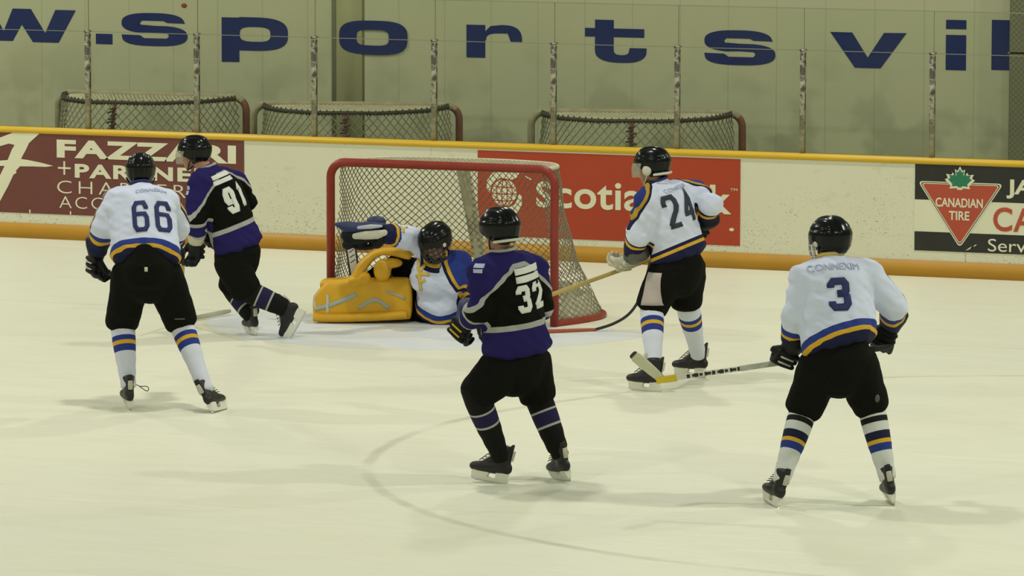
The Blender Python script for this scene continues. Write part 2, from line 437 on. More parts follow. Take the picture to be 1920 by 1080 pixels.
LET.append([[(-6.323, 1.628), (-6.150, 1.628), (-6.150, 1.725), (-6.323, 1.725)]])
LET.append([S_loop(-6.053, -5.366, 1.622, 1.933)])
pb = superell(-4.71, 1.76, .375, .156, 3.0, 36, -math.pi/2, math.pi/2)
LET.append([[(-5.013, 1.493), (-4.833, 1.495), (-4.833, 1.604)] + pb + [(-4.833, 1.916), (-4.833, 1.910), (-5.013, 1.910)], superell(-4.67, 1.757, .158, .069, 3.2)])
LET.append([superell(-3.468, 1.756, .341, .157, 3.2), superell(-3.47, 1.755, .162, .073, 3.6)])
LET.append([[(-2.538, 1.598), (-2.353, 1.598), (-2.353, 1.76)] + superell(-2.19, 1.76, .155, .065, 3, 8, math.pi, math.pi/2) + [(-2.13, 1.825), (-2.10, 1.752), (-1.995, 1.752)] + superell(-2.19, 1.752, .20, .150, 2.8, 12, 0, math.pi/2) + [(-2.30, 1.89), (-2.353, 1.84), (-2.353, 1.898), (-2.538, 1.898)]])
LET.append([[(-1.374, 1.896), (-1.276, 1.896), (-1.276, 1.973), (-1.095, 1.973), (-1.095, 1.896), (-.80, 1.896), (-.80, 1.818), (-1.095, 1.818), (-1.095, 1.71)] + superell(-1.02, 1.70, .075, .045, 2.5, 6, math.pi, 1.5*math.pi) + superell(-1.02, 1.70, .075, .045, 2.5, 6, 1.5*math.pi, 1.9*math.pi) + [(-.94, 1.722), (-.777, 1.722)] + superell(-1.02, 1.70, .243, .114, 2.6, 12, 2*math.pi, 1.5*math.pi) + superell(-1.02, 1.70, .256, .114, 2.6, 12, 1.5*math.pi, math.pi) + [(-1.276, 1.818), (-1.374, 1.818)]])
LET.append([S_loop(-.222, .455, 1.594, 1.908)])
LET.append([[(.97, 1.914), (1.175, 1.914), (1.322, 1.693), (1.473, 1.917), (1.681, 1.919), (1.442, 1.600), (1.203, 1.600)]])
LET.append([[(2.046, 1.603), (2.232, 1.603), (2.232, 1.914), (2.046, 1.914)]]); LET.append([[(2.046, 1.966), (2.232, 1.966), (2.232, 2.047), (2.046, 2.047)]])
LET.append([[(2.466, 1.614), (2.655, 1.614), (2.655, 2.056), (2.466, 2.056)]])
bm = join_me([upright(shape_me(l), WY, .004 if i != 4 else .016) for i, l in enumerate(LET)], 'l')
from_bm('painted_lettering', bm, M['wall_blue'], wall, smooth=False)
bm = bmesh.new(); ellipsoid(bm, (-5.40, WY-.002, 2.01), .03, .004, .022)
bm.verts.ensure_lookup_table(); from_bm('red_mark', bm, mat('red_mark', (.2, .03, .03), .6), wall)

# glass and its posts
def glass_mat():
    m = bpy.data.materials.new('rink_glass'); m.use_nodes = True; nt = m.node_tree; nt.nodes.clear()
    o = nd(nt, 'ShaderNodeOutputMaterial'); t = nd(nt, 'ShaderNodeBsdfTransparent'); t.inputs[0].default_value = (.95, .965, .93, 1)
    g = nd(nt, 'ShaderNodeBsdfGlossy'); g.inputs['Roughness'].default_value = .08; g.inputs[0].default_value = (.8, .85, .75, 1)
    d = nd(nt, 'ShaderNodeBsdfDiffuse'); d.inputs[0].default_value = (.6, .62, .45, 1)
    a = nd(nt, 'ShaderNodeMixShader'); c = nd(nt, 'ShaderNodeMixShader')
    tc = nd(nt, 'ShaderNodeTexCoord'); n = nd(nt, 'ShaderNodeTexNoise'); n.inputs['Scale'].default_value = 1.5; n.inputs['Detail'].default_value = 6
    nt.links.new(tc.outputs['Object'], n.inputs['Vector'])
    nt.links.new(math_node(nt, 'MULTIPLY', n.outputs[0], .018), a.inputs[0])
    nt.links.new(t.outputs[0], a.inputs[1]); nt.links.new(d.outputs[0], a.inputs[2])
    lw = nd(nt, 'ShaderNodeFresnel'); lw.inputs[0].default_value = 1.2
    nt.links.new(math_node(nt, 'MULTIPLY', lw.outputs[0], .5), c.inputs[0]); nt.links.new(a.outputs[0], c.inputs[1]); nt.links.new(g.outputs[0], c.inputs[2])
    nt.links.new(c.outputs[0], o.inputs[0]); return m
GM = glass_mat(); GE = mat('glass_edge', (.22, .235, .14), .6)
PX = [-6.48, -5.345, -4.262, -3.117, -1.969, -.847, .294, 1.430, 2.580, 3.72]
GY = BD+.055
for i in range(len(PX)-1):
    x0, x1 = PX[i]+.004, PX[i+1]-.004
    bm = bmesh.new(); box(bm, (x0, GY-.005, TOP-.01), (x1, GY+.005, 1.885), .001)
    g = from_bm('window_%d' % (i+1), bm, GM, smooth=False); tag(g, None, None, kind='structure')
    bm = bmesh.new(); box(bm, (x0, GY-.005, 1.888), (x1, GY+.005, 2.243), .001); from_bm('upper_pane', bm, GM, g, smooth=False)
    bm = bmesh.new(); box(bm, (x0, GY-.006, 1.884), (x1, GY+.006, 1.889)); box(bm, (x0, GY-.006, 2.241), (x1, GY+.006, 2.248)); box(bm, (x0, GY-.006, 1.89), (x0+.004, GY+.006, 2.243))
    from_bm('pane_edge', bm, GE, g, smooth=False)
def stan_mat():
    m, nt, b = new_mat('worn_post')
    tc = nd(nt, 'ShaderNodeTexCoord'); n = nd(nt, 'ShaderNodeTexNoise'); n.inputs['Scale'].default_value = 22; n.inputs['Detail'].default_value = 3
    nt.links.new(tc.outputs['Object'], n.inputs['Vector'])
    xyz = nd(nt, 'ShaderNodeSeparateXYZ'); nt.links.new(tc.outputs['Object'], xyz.inputs[0])
    r = nd(nt, 'ShaderNodeMapRange'); r.inputs[1].default_value = .42; r.inputs[2].default_value = .56; nt.links.new(n.outputs[0], r.inputs[0])
    z = nd(nt, 'ShaderNodeMapRange'); z.inputs[1].default_value = .10; z.inputs[2].default_value = .45; z.inputs[3].default_value = .25; nt.links.new(xyz.outputs[2], z.inputs[0])
    col = mix_col(nt, math_node(nt, 'MULTIPLY', r.outputs[0], z.outputs[0]), (.34, .33, .22), (.055, .05, .03))
    nt.links.new(col, b.inputs['Base Color']); b.inputs['Roughness'].default_value = .6
    return m
M['stanchion'] = stan_mat()
SL = ['leftmost speckled glass post, left of the first stored goal top', 'speckled glass post rising behind the black-helmeted skater at the left', 'speckled glass post in front of the wide second stored goal, left part', 'speckled glass post near the right end of the second stored goal', 'speckled glass post at the left end of the third stored goal', 'speckled glass post crossing the third stored goal right of its middle', 'speckled glass post standing alone over the bare white boards', 'rightmost speckled glass post, above the tire shop sign']
for i, x in enumerate(PX[1:-1]):
    o = bpy.data.objects.new('glass_post', None); COL.objects.link(o); o.location = (x, GY, TOP)
    tag(o, SL[i], 'post', 'posts holding the rink glass')
    bm = bmesh.new(); box(bm, (-.022, -.028, -.0), (.022, -.006, .882), .004); box(bm, (-.018, .006, 0), (.018, .026, .86), .004); box(bm, (-.005, -.01, 0), (.005, .01, .86))
    from_bm('post', bm, M['stanchion'], o)
    bm = bmesh.new(); box(bm, (-.025, -.031, .872), (.025, .028, .89), .003)
    from_bm('post_cap', bm, M['stanchion'], o)

# ------------------------------------------------------------------ signs on the boards
SY = BD-.001
def sign(name, x0, x1, z0, z1, m, label):
    bm = bmesh.new(); box(bm, (x0, BD-.004, z0), (x1, BD+.001, z1))
    o = from_bm(name, bm, m, smooth=False); return tag(o, label, 'sign')
def face(name, meshes, m, parent, smooth=False):
    for me in meshes: from_bm(name, join_me([me], name), m, parent, smooth)
def T(s, b, bold=.02, sp=1.0, y=BD-.004): return upright(text_me(s, bold, sp), y, .003, b)
def Sh(loops, y=BD-.004, th=.003): return upright(shape_me(loops), y, th)
s1 = sign('advertising_sign', -7.6, -3.78, .228, .962, M['sign_maroon'], 'maroon accounting firm sign with cream lettering at the left end of the boards')
face('lettering', [T('FAZZARI', (-5.636, -3.857, .745, .908), .045, 1.1), T('+', (-5.625, -5.498, .59, .712), -.012), T('PARTNERS', (-5.456, -3.95, .567, .695), .035, 1.15),
     T('CHARTERED', (-5.634, -3.98, .422, .537), -.014, 1.3), T('ACCOUNTANTS', (-5.614, -3.93, .288, .395), -.014, 1.2)], M['sign_cream'], s1)
FL = [(-6.70, .60), (-6.62, .72), (-6.4, .835), (-6.213, .905), (-6.08, .955), (-5.968, .955), (-5.806, .958), (-5.87, .905), (-5.915, .867), (-5.95, .80), (-5.972, .765), (-5.998, .719), (-5.93, .712), (-5.80, .692), (-5.672, .667), (-5.75, .655), (-5.88, .655), (-6.009, .652), (-6.05, .612), (-6.045, .59), (-6.075, .575), (-6.13, .47), (-6.218, .323), (-6.30, .235), (-6.36, .235), (-6.30, .40), (-6.20, .585), (-6.165, .65), (-6.30, .648), (-6.42, .635), (-6.42, .668), (-6.28, .69), (-6.133, .705), (-6.09, .80), (-6.061, .845), (-6.12, .855), (-6.213, .828), (-6.42, .76), (-6.55, .66), (-6.64, .58)]
face('script_logo', [Sh([FL])], M['sign_cream'], s1)
face('scuff', [Sh([[(-5.92+k*.41, .23), (-5.905+k*.41, .235), (-5.908+k*.41, .262), (-5.918+k*.41, .262)]]) for k in range(2)], M['sign_cream'], s1)
s2 = sign('advertising_sign', -1.536, .890, .196, .942, M['sign_red'], 'bright red bank sign with white lettering behind the goal')
face('lettering', [T('S', (-.985, -.845, .462, .690), .03), T('cotiabank', (-.812, .813, .462, .715), .018, 1.05), T('TM', (.80, .865, .668, .690), 0)], M['sign_cream'], s2)
hx, hz = -1.285, .578
def arc_strip(pts): return pts
lg = [Sh([superell(hx, hz, .115, .118, 2, 40)])]
lg.append(Sh([[(-1.450, .60), (-1.447, .68), (-1.40, .745), (-1.325, .772), (-1.125, .772), (-1.165, .715), (-1.215, .695), (-1.32, .708), (-1.38, .675), (-1.412, .62), (-1.42, .575)]]))
lg.append(Sh([[(-1.122, .56), (-1.12, .48), (-1.16, .41), (-1.235, .375), (-1.44, .375), (-1.40, .43), (-1.35, .45), (-1.25, .448), (-1.19, .475), (-1.158, .53), (-1.15, .575)]]))
face('globe_logo', lg, M['sign_cream'], s2)
gr = []
def thin(pts, w=.004):
    L = []; R = []
    for i, p in enumerate(pts):
        a = pts[max(i-1, 0)]; b = pts[min(i+1, len(pts)-1)]; dx, dy = b[0]-a[0], b[1]-a[1]; l = math.hypot(dx, dy) or 1
        L.append((p[0]-dy/l*w, p[1]+dx/l*w)); R.append((p[0]+dy/l*w, p[1]-dx/l*w))
    return L+R[::-1]
for zz, hw in ((.06, .10), (0, .115), (-.06, .10)): gr.append(Sh([thin([(hx-hw, hz+zz-.006), (hx, hz+zz-.012), (hx+hw, hz+zz-.006)])], BD-.007, .0015))
for q in (-.62, -.2, .25, .66): gr.append(Sh([thin([(hx+q*.115*math.cos(t), hz+.118*math.sin(t)) for t in [math.radians(-90+15*k) for k in range(13)]])], BD-.007, .0015))
face('globe_lines', gr, M['sign_red'], s2)
face('scuff', [Sh([superell(.815, .335, .022, .014, 2, 16)]), Sh([[(-1.10, .735), (-1.03, .71), (-1.02, .695), (-1.06, .708)]])], M['sign_cream'], s2)
s3 = sign('advertising_sign', 2.449, 4.2, .220, .962, M['sign_cream'], 'black and cream tire shop sign with red triangle at the right end')
def slab(x0, x1, z0, z1): return Sh([[(x0, z0), (x1, z0), (x1, z1), (x0, z1)]], BD-.003, .002)
face('black_band', [slab(2.451, 4.2, .655, .960), slab(2.451, 4.2, .222, .384)], M['sign_black'], s3)
def tri(k, r):
    cx, cz = 2.851, .625; A = [(2.475, .812), (3.227, .812), (2.851, .255)]; out = []
    for i in range(3):
        p = V(A[i]); c = V((cx, cz)); d = (p-c); p = c + d*(1-k)
        a = V(A[i-1]); b = V(A[(i+1) % 3])
        u1 = (a-V(A[i])).normalized(); u2 = (b-V(A[i])).normalized()
        for j in range(7):
            t = j/6; q1 = p+u1*r; q2 = p+u2*r
            out.append(tuple((1-t)**2*q1+2*t*(1-t)*p+t*t*q2))
    return out
face('triangle_border', [Sh([tri(0, .05)], BD-.005, .002)], M['sign_cream'], s3)
face('triangle_line', [Sh([tri(.045, .045)], BD-.006, .002)], M['sign_black'], s3)
face('triangle_inner', [Sh([tri(.075, .04)], BD-.007, .002)], M['sign_cream'], s3)
face('red_triangle', [Sh([tri(.11, .03)], BD-.008, .002)], M['sign_tri'], s3)
LEAF = [(0, 1), (.16, .72), (.34, .82), (.28, .45), (.5, .62), (.56, .48), (.92, .52), (.80, .28), (1, .18), (.62, -.18), (.68, -.36), (.2, -.32), (.16, -.42), (0, -.42)]
def leaf(k): 
    R = [(2.847+.118*k*x, .812+.125*(k*(z-.3)+.3)) for x, z in LEAF]; return R + [(2*2.847-x, z) for x, z in R[-2:0:-1]]
face('leaf_border', [Sh([leaf(1.12)], BD-.009, .002)], M['sign_cream'], s3)
face('maple_leaf', [Sh([leaf(.88)], BD-.010, .002)], M['sign_green'], s3)
face('lettering', [T('CANADIAN', (2.636, 3.050, .600, .678), .02, 1.0, BD-.009), T('TIRE', (2.754, 2.934, .492, .568), .02, 1.0, BD-.009), T('JA', (3.252, 3.49, .690, .852), .03, 1.0), T('Servi', (3.098, 3.46, .238, .345), -.002)], M['sign_cream'], s3)
face('red_lettering', [T('CA', (3.141, 3.50, .410, .614), .02, 1.1)], M['sign_tri'], s3)
face('scuff', [Sh([[(2.90, .235), (2.94, .25), (2.955, .275), (2.92, .25)]]), Sh([[(2.97, .27), (2.99, .28), (3.0, .295), (2.98, .285)]])], M['sign_cream'], s3)

# ------------------------------------------------------------------ goals
def bow(pts, m=10): return catmull([(-p[0], p[1], p[2]) for p in pts[::-1]][:-1] + pts, m)
def grid_cords(P, ni, nj, r, bm, diamond=True, skip=0):
    """P(i,j) surface points; cords as slim square tubes"""
    def seg(a, b):
        t, s, w = frame(b-a, V((.3, .5, .8)))
        A = [bm.verts.new(a+s*r*x+w*r*y) for x, y in ((1, 1), (-1, 1), (-1, -1), (1, -1))]
        B = [bm.verts.new(b+s*r*x+w*r*y) for x, y in ((1, 1), (-1, 1), (-1, -1), (1, -1))]
        for k in range(4): bm.faces.new((A[k], A[(k+1) % 4], B[(k+1) % 4], B[k]))
    for i in range(ni):
        for j in range(nj):
            if diamond:
                if (i+j) % 2 == 0: seg(P(i, j), P(i+1, j+1))
                else: seg(P(i+1, j), P(i, j+1))
            else:
                seg(P(i, j), P(i+1, j)); seg(P(i, j), P(i, j+1))
def make_goal(pipe_m, cord_m, label, group, old=False):
    root = bpy.data.objects.new('hockey_goal', None); COL.objects.link(root); tag(root, label, 'goal', group)
    bm = bmesh.new(); R = .034
    fr = [(-.945, 0, 0), (-.945, 0, 1.10)] + [(-.945+.12-.12*math.cos(a), 0, 1.10+.12*math.sin(a)) for a in [math.radians(15*k) for k in range(1, 6)]] + [(-.825, 0, 1.22)]
    fr = fr + [(-x, y, z) for x, y, z in fr[::-1]]
    pipe(bm, fr, R, 14); gf = from_bm('goal_frame', bm, pipe_m, root)
    if old:
        gf.data.materials.append(M['cord_bar'])
        for p in gf.data.polygons:
            if p.center.z > 1.19 and -.92 < p.center.x < .80 or (p.center.x > .5 and p.center.z > .3): p.material_index = 1
    top = bow([(0, .66, 1.215), (.35, .64, 1.215), (.68, .54, 1.215), (.83, .36, 1.215), (.86, .15, 1.215), (.85, 0, 1.215)], 8)
    if old: top = bow([(0, .86, 1.215), (.25, .82, 1.21), (.48, .68, 1.21), (.68, .46, 1.21), (.80, .22, 1.215), (.85, 0, 1.215)], 8)
    base = bow([(0, 1.13, .02), (.36, 1.11, .02), (.72, 1.05, .02), (1.0, .88, .02), (1.09, .62, .02), (1.05, .30, .02), (.945, 0, .02)], 8)
    if old: base = bow([(0, 1.13, .02), (.36, 1.11, .02), (.70, 1.04, .02), (.92, .88, .02), (.965, .62, .02), (.955, .30, .02), (.945, 0, .02)], 8)
    bm = bmesh.new(); pipe(bm, base, .028, 10); from_bm('base_pipe', bm, pipe_m, root)
    bm = bmesh.new(); pipe(bm, top, .016, 8); from_bm('top_bar', bm, M['lacing'] if old else M['padcover'], root)
    def res(pts, n):
        L = [0]
        for a, b in zip(pts[:-1], pts[1:]): L.append(L[-1]+(b-a).length)
        out = []; k = 0
        for i in range(n+1):
            d = L[-1]*i/n
            while k < len(L)-2 and L[k+1] < d: k += 1
            out.append(pts[k].lerp(pts[k+1], (d-L[k])/max(L[k+1]-L[k], 1e-9)))
        return out
    ni, nj = (96, 42) if not old else (64, 28)
    A, B = res(top, ni), res(base, ni)
    def P(i, j):
        t = j/nj; p = A[i].lerp(B[i], t)
        s = math.sin(math.pi*t)*.075*math.sin(math.pi*i/ni)**.5
        c = V((0, .3, .5)); q = (V((c.x, c.y, p.z))-p); q.z = 0
        n = noise.noise(V((i*.09, j*.13, 2.0)))*.018
        return p + q.normalized()*(s+n) + V((0, 0, -.02*math.sin(math.pi*t)*abs(math.sin(i*.2))))
    bm = bmesh.new(); grid_cords(P, ni, nj, .0026 if not old else .0034, bm); from_bm('net', bm, cord_m, root, smooth=False, norm=False)
    def Q(i, j):
        x = -.85+1.7*i/84; a = None
        yt = 0
        for k in range(len(top)-1):
            if min(top[k].x, top[k+1].x) <= x <= max(top[k].x, top[k+1].x) and abs(top[k].x-top[k+1].x) > 1e-6:
                yt = max(yt, top[k].lerp(top[k+1], (x-top[k].x)/(top[k+1].x-top[k].x)).y)
        return V((x, yt*j/22, 1.222-.03*math.sin(math.pi*j/22)))
    bm = bmesh.new(); grid_cords(Q, 84, 22, .0055, bm); from_bm('top_net', bm, M['top_cord'], root, smooth=False, norm=False)
    # canvas skirt along the foot of the net
    bm = bmesh.new(); rows = []
    for j in range(5):
        t = 1-.17*j/4
        row = []
        for i in range(ni+1):
            ii = i/ni; p = A[i].lerp(B[i], t); q = V((0, .3, p.z))-p; q.z = 0
            row.append(bm.verts.new(p + q.normalized()*(.02+.02*j/4+.01*math.sin(i*1.3+j)) + V((0, 0, .03*math.sin(i*.5)*j/4))))
        rows.append(row)
    for a, b in zip(rows[:-1], rows[1:]):
        for i in range(ni): bm.faces.new((a[i], a[i+1], b[i+1], b[i]))
    o = from_bm('skirt', bm, M['canvas'] if not old else cord_m, root); sm = o.modifiers.new('s', 'SOLIDIFY'); sm.thickness = .006
    if old:
        bm = bmesh.new()
        for i in range(0, len(top)-1):
            if i % 2 == 0: continue
            d = (top[i+1]-top[i]); pipe(bm, [top[i]+V((0, 0, -.022)), top[i]+d*.5+V((0, .0, .02)), top[i+1]+V((0, 0, -.022))], .011, 5)
        from_bm('lacing', bm, M['lacing'], root)
    bm = bmesh.new(); a, b = (V((-.09, .64, 1.19)), V((-.05, 1.10, .05))) if not old else (V((0, .85, 1.19)), V((0, 1.11, .05)))
    pipe(bm, [a, b], .02, 8); from_bm('centre_post', bm, pipe_m, root)
    if not old:
        bm = bmesh.new(); tube(bm, [(a.lerp(b, .01), .055, .05, V((1, 0, 0))), (a.lerp(b, .5), .055, .05, V((1, 0, 0))), (a.lerp(b, .98), .055, .05, V((1, 0, 0)))], 14, flat=True)
        from_bm('post_pad', bm, M['padcover'], root)
    else:
        bm = bmesh.new()
        for i in range(9):
            z = 1.17-.03*i; x = .02*math.sin(i*2.1); pipe(bm, [(x-.03, .885+.009*i, z), (x+.03, .89+.009*i, z-.02)], .009, 5)
        from_bm('knot', bm, M['lacing'], root)
    return root
goal = make_goal(M['red_pipe'], M['cord'], 'red framed hockey goal on the ice with the goaltender in its mouth', None)
og = make_goal(M['old_pipe'], M['old_cord'], 'worn stored goal behind the glass, leftmost of three', 'goals stored behind the glass', True)
def dup_tree(o):
    c = o.copy(); COL.objects.link(c)
    for ch in list(o.children):
        d = ch.copy(); COL.objects.link(d); d.parent = c
    return c
bpy.context.view_layer.update()
og2, og3 = dup_tree(og), dup_tree(og)
og.location = (-5.37, BD+1.42, 0); og.rotation_euler = (0, 0, math.pi+.04)
og2.location = (-3.35, BD+1.52, -.04); og2.rotation_euler = (0, 0, math.pi+.30)
og2['label'] = 'worn stored goal behind the glass with a knot in its top bar, middle of three'
og3.location = (-.62, BD+1.52, -.03); og3.rotation_euler = (0, 0, math.pi+.30)
og3['label'] = 'worn stored goal with brown pipe above the red bank sign, rightmost of three'

# ------------------------------------------------------------------ people
def ray(px, py): return (CW + CR*((px-960)/FPX) + CU*((540-py)/FPX))
def ice_pt(px, py):
    d = ray(px, py); return CAM + d*(-CAM.z/d.z)
class Plane:
    """the upright plane through a point on the ice, facing the stands"""
    def __init__(s, px, py): s.g = ice_pt(px, py)
    def __call__(s, px, py, dd=0.0):
        d = ray(px, py); t = ((s.g + FH*dd - CAM).dot(FH))/d.dot(FH)
        return CAM + d*t
def view_dir(x, d, z=0.0): return (RH*x + FH*d + UP*z).normalized()
WHITE_BANDS = [('h', -1, .075, NAVY), ('h', .075, .098, GOLD), ('h', .098, .140, BLUE), ('sl', -1, .10, NAVY), ('sl', .10, .128, GOLD), ('sl', .128, .17, BLUE), ('yk', 0, 9, BLUE), ('yk', 0, .026, GOLD), ('yk', -.024, 0, NAVY)]
DARK_BANDS = [('h', -1, .135, PURPLE), ('h', .135, .170, GREY), ('sl', -1, .025, GREY), ('sl', .025, .11, PURPLE), ('sl', .11, .142, GREY), ('yk', 0, 9, PURPLE), ('yk', -.012, .016, GREY)]
M['white_jersey'] = mat('white_jersey', WHITE, .8, WHITE_BANDS, bump=.25, bscale=14, spec=.2)
M['white_jersey_b'] = mat('white_jersey_dark_trim', WHITE, .8, [('h', -1, .075, NAVY), ('h', .075, .098, GOLD), ('h', .098, .122, NAVY), ('sl', -1, .10, NAVY), ('sl', .10, .125, GOLD), ('sl', .125, .15, NAVY), ('yk', 0, 9, (.02, .032, .17)), ('yk', 0, .03, (.40, .25, .02)), ('yk', -.024, 0, NAVY)], bump=.25, bscale=14, spec=.2)
M['dark_jersey'] = mat('dark_jersey', (.0055, .006, .004), .9, DARK_BANDS, bump=.25, bscale=14, spec=.08)
WS = (.60, .63, .70)
M['white_sock'] = mat('white_sock', WS, .85, [('d', .115, .150, BLUE), ('d', .150, .178, GOLD), ('d', .178, .225, BLUE)], bump=.3, bscale=30, spec=.2)
M['taped_sock'] = mat('taped_white_sock', (.60, .62, .58), .85, [('d', .085, .12, BLACK), ('d', .175, .225, (.012, .014, .04)), ('d', .225, .25, GOLD), ('d', .25, .295, BLUE)], bump=.3, bscale=30, spec=.2)
M['dark_sock'] = mat('dark_sock', (.006, .0065, .005), .9, [('d', .095, .108, GREY), ('d', .108, .19, (.017, .014, .055)), ('d', .19, .205, GREY)], bump=.3, bscale=30, spec=.2)

SKS = .88
def tubes(bm, rings, n=14, flat=False):
    tube(bm, [(r[0], r[1]*SKS, r[2]*SKS) + tuple(r[3:]) for r in rings], n, flat=flat)
def skate(parent, K, toe, up, lace_loop=False, stripe=True):
    """K blade contact, toe direction, up axis"""
    up = up.normalized(); y = (toe - up*toe.dot(up)).normalized(); x = y.cross(up)
    q_ = SKS
    def W(a, b, c): return K + x*a*q_ + y*b*q_ + up*c*q_
    bm = bmesh.new()
    S = x
    # foot of the boot, then the ankle shaft
    tubes(bm, [(W(0, -.118, .118), .030, .042, S), (W(0, -.09, .118), .038, .050, S), (W(0, -.03, .115), .040, .050, S), (W(0, .05, .108), .047, .044, S), (W(0, .11, .102), .046, .037, S), (W(0, .152, .098), .036, .030, S)], 16)
    tubes(bm, [(W(0, -.065, .11), .040, .060, S), (W(0, -.062, .17), .040, .060, S), (W(0, -.06, .22), .045, .064, S), (W(0, -.058, .262), .050, .066, S)], 16, flat=True)
    tubes(bm, [(W(0, .0, .16), .034, .034, S), (W(0, .05, .135), .036, .03, S)], 12)
    tubes(bm, [(W(0, -.118, .16), .028, .010, S), (W(0, -.128, .25), .030, .010, S), (W(0, -.135, .29), .026, .010, S)], 10, flat=True)
    b = link('skate', fuse(bm, .008, 4), M['boot'], parent)
    # holder: two towers joined by a bridge
    bm = bmesh.new()
    def prof(pts, hw0, hw1):
        n = len(pts); L = []; R = []
        for (yy, zz) in pts:
            hw = hw0 + (hw1-hw0)*min(max((zz-.015)/.06, 0), 1)
            L.append(bm.verts.new(W(-hw, yy, zz))); R.append(bm.verts.new(W(hw, yy, zz)))
        bm.faces.new(L); bm.faces.new(R[::-1])
        for i in range(n): bm.faces.new((L[i], L[(i+1) % n], R[(i+1) % n], R[i]))
    prof([(-.118, .082), (-.128, .03), (-.115, .013), (.135, .013), (.155, .03), (.150, .075), (.02, .078), (.035, .04), (.0, .032), (-.03, .04), (-.035, .084)], .007, .026)
    from_bm('blade_holder', bm, M['holder'], b, smooth=False)
    bm = bmesh.new()
    prof([(-.125, .016), (-.132, .008), (-.118, .001), (.0, 0), (.125, .001), (.155, .012), (.16, .022), (.14, .016)], .0025, .0025)
    from_bm('runner', bm, M['steel'], b, smooth=False)
    bm = bmesh.new()
    tubes(bm, [(W(0, .075, .150), .024, .008, S), (W(0, .02, .19), .028, .009, S), (W(0, .008, .25), .032, .010, S), (W(0, .022, .30), .030, .009, S)], 10, flat=True)
    from_bm('tongue', bm, M['felt'], b)
    bm = bmesh.new()
    for i in range(5):
        t = i/4; c0 = W(0, .095-.085*t, .150+.075*t)
        pipe(bm, [c0-x*.03, c0+up*.008, c0+x*.03], .003, 5)
    if lace_loop:
        c0 = W(.045, .0, .20)
        a = (RH*.9 - UP*.35).normalized(); q = UP
        pipe(bm, catmull([c0, c0+a*.05-q*.005, c0+a*.10+q*.012, c0+a*.115+q*.0, c0+a*.10-q*.02, c0+a*.05-q*.008], 4), .003, 5)
    from_bm('lace', bm, M['lace'], b)
    bm = bmesh.new()
    tubes(bm, [(W(0, -.139, .175), .018, .005, S), (W(0, -.146, .215), .020, .005, S), (W(0, -.151, .245), .018, .005, S)], 8, flat=True)
    from_bm('tendon_guard', bm, M['felt'] if stripe else M['boot'], b)
    return K + y*(-.06*SKS) + up*.175*SKS, b
GS = 1.28
def tubeg(bm, rings, n=14, flat=False):
    tube(bm, [(r[0], r[1]*GS, r[2]*GS) + tuple(r[3:]) for r in rings], n, flat=flat)
def glove(parent, wrist, hand, grip, body_m, cuff_m, curl=1.0, accent=None, back=None):
    """wrist joint, hand direction, axis of the gripped stick"""
    d = hand.normalized()*GS; s = (grip - d*grip.dot(d)/d.dot(d)).normalized()*GS; n = d.normalized().cross(s)
    if back is not None and n.dot(back) > 0: n = -n
    bm = bmesh.new()
    tubeg(bm, [(wrist - d*.01, .042, .034, s), (wrist + d*.03, .050, .034, s), (wrist + d*.085, .054, .030, s), (wrist + d*.105, .050, .026, s)], 14)
    for k in range(4):
        o = wrist + d*.10 + s*(.042-.028*k)
        Ls = (.046, .052, .049, .040)[k]
        p = [o]; ang = 0; dirv = d
        for a, l in ((35, 1.0), (60, .7), (45, .55)):
            ang += a*curl; r = math.radians(ang)
            p.append(p[-1] + (d*math.cos(r) + n*math.sin(r))*Ls*l)
        tubeg(bm, [(p[0], .0145, .015, s), (p[1], .0145, .015, s), (p[2], .0135, .014, s), (p[3], .011, .012, s)], 8)
    o = wrist + d*.03 + s*.045
    tubeg(bm, [(o, .019, .018, d), (o + s*.022 + d*.03 + n*.012, .018, .017, d), (o + s*.018 + d*.055 + n*.035, .016, .015, d), (o + s*.004 + d*.07 + n*.05, .012, .012, d)], 8)
    # padded rolls on the back of the hand
    for k in range(3):
        c = wrist + d*(.022+.034*k) - n*.030
        tubeg(bm, [(c - s*.045, .014, .013, d), (c, .015, .017, d), (c + s*.045, .014, .013, d)], 8)
    g = link('glove', fuse(bm, .0065, 3), body_m, parent)
    bm = bmesh.new()
    tubeg(bm, [(wrist - d*.085, .066, .060, s), (wrist - d*.05, .064, .057, s), (wrist - d*.015, .054, .047, s), (wrist + d*.012, .049, .040, s)], 16, flat=True)
    from_bm('cuff', bm, cuff_m, g)
    if accent:
        bm = bmesh.new()
        for k in range(2):
            c = wrist + d*(.035+.034*k) - n*.046
            tubeg(bm, [(c - s*.03, .004, .006, d), (c + s*.03, .004, .006, d)], 6)
        from_bm('trim', bm, accent, g)
    return g
def head_parts(bm, H, F, U):
    R = F.cross(U)
    ellipsoid(bm, H + U*.02 - F*.012, .074, .094, .098, R, F, U)
    tube(bm, [(H + U*.0 + F*.035, .062, .055, R), (H - U*.045 + F*.042, .056, .048, R), (H - U*.085 + F*.055, .040, .034, R), (H - U*.105 + F*.062, .024, .020, R)], 14)
    tube(bm, [(H + U*.015 + F*.082, .010, .012, R), (H - U*.015 + F*.100, .013, .014, R), (H - U*.032 + F*.108, .016, .013, R)], 8)   # nose
    tube(bm, [(H - U*.062 + F*.096 - R*.02, .010, .009, U), (H - U*.062 + F*.102, .012, .010, U), (H - U*.062 + F*.096 + R*.02, .010, .009, U)], 8)  # lips
    tube(bm, [(H + U*.036 + F*.068 - R*.045, .012, .010, U), (H + U*.036 + F*.084, .012, .012, U), (H + U*.036 + F*.068 + R*.045, .012, .010, U)], 8)  # brow
    for q in (-1, 1): ellipsoid(bm, H + R*q*.076 - F*.008 - U*.01, .012, .022, .032, R, F, U, 10)
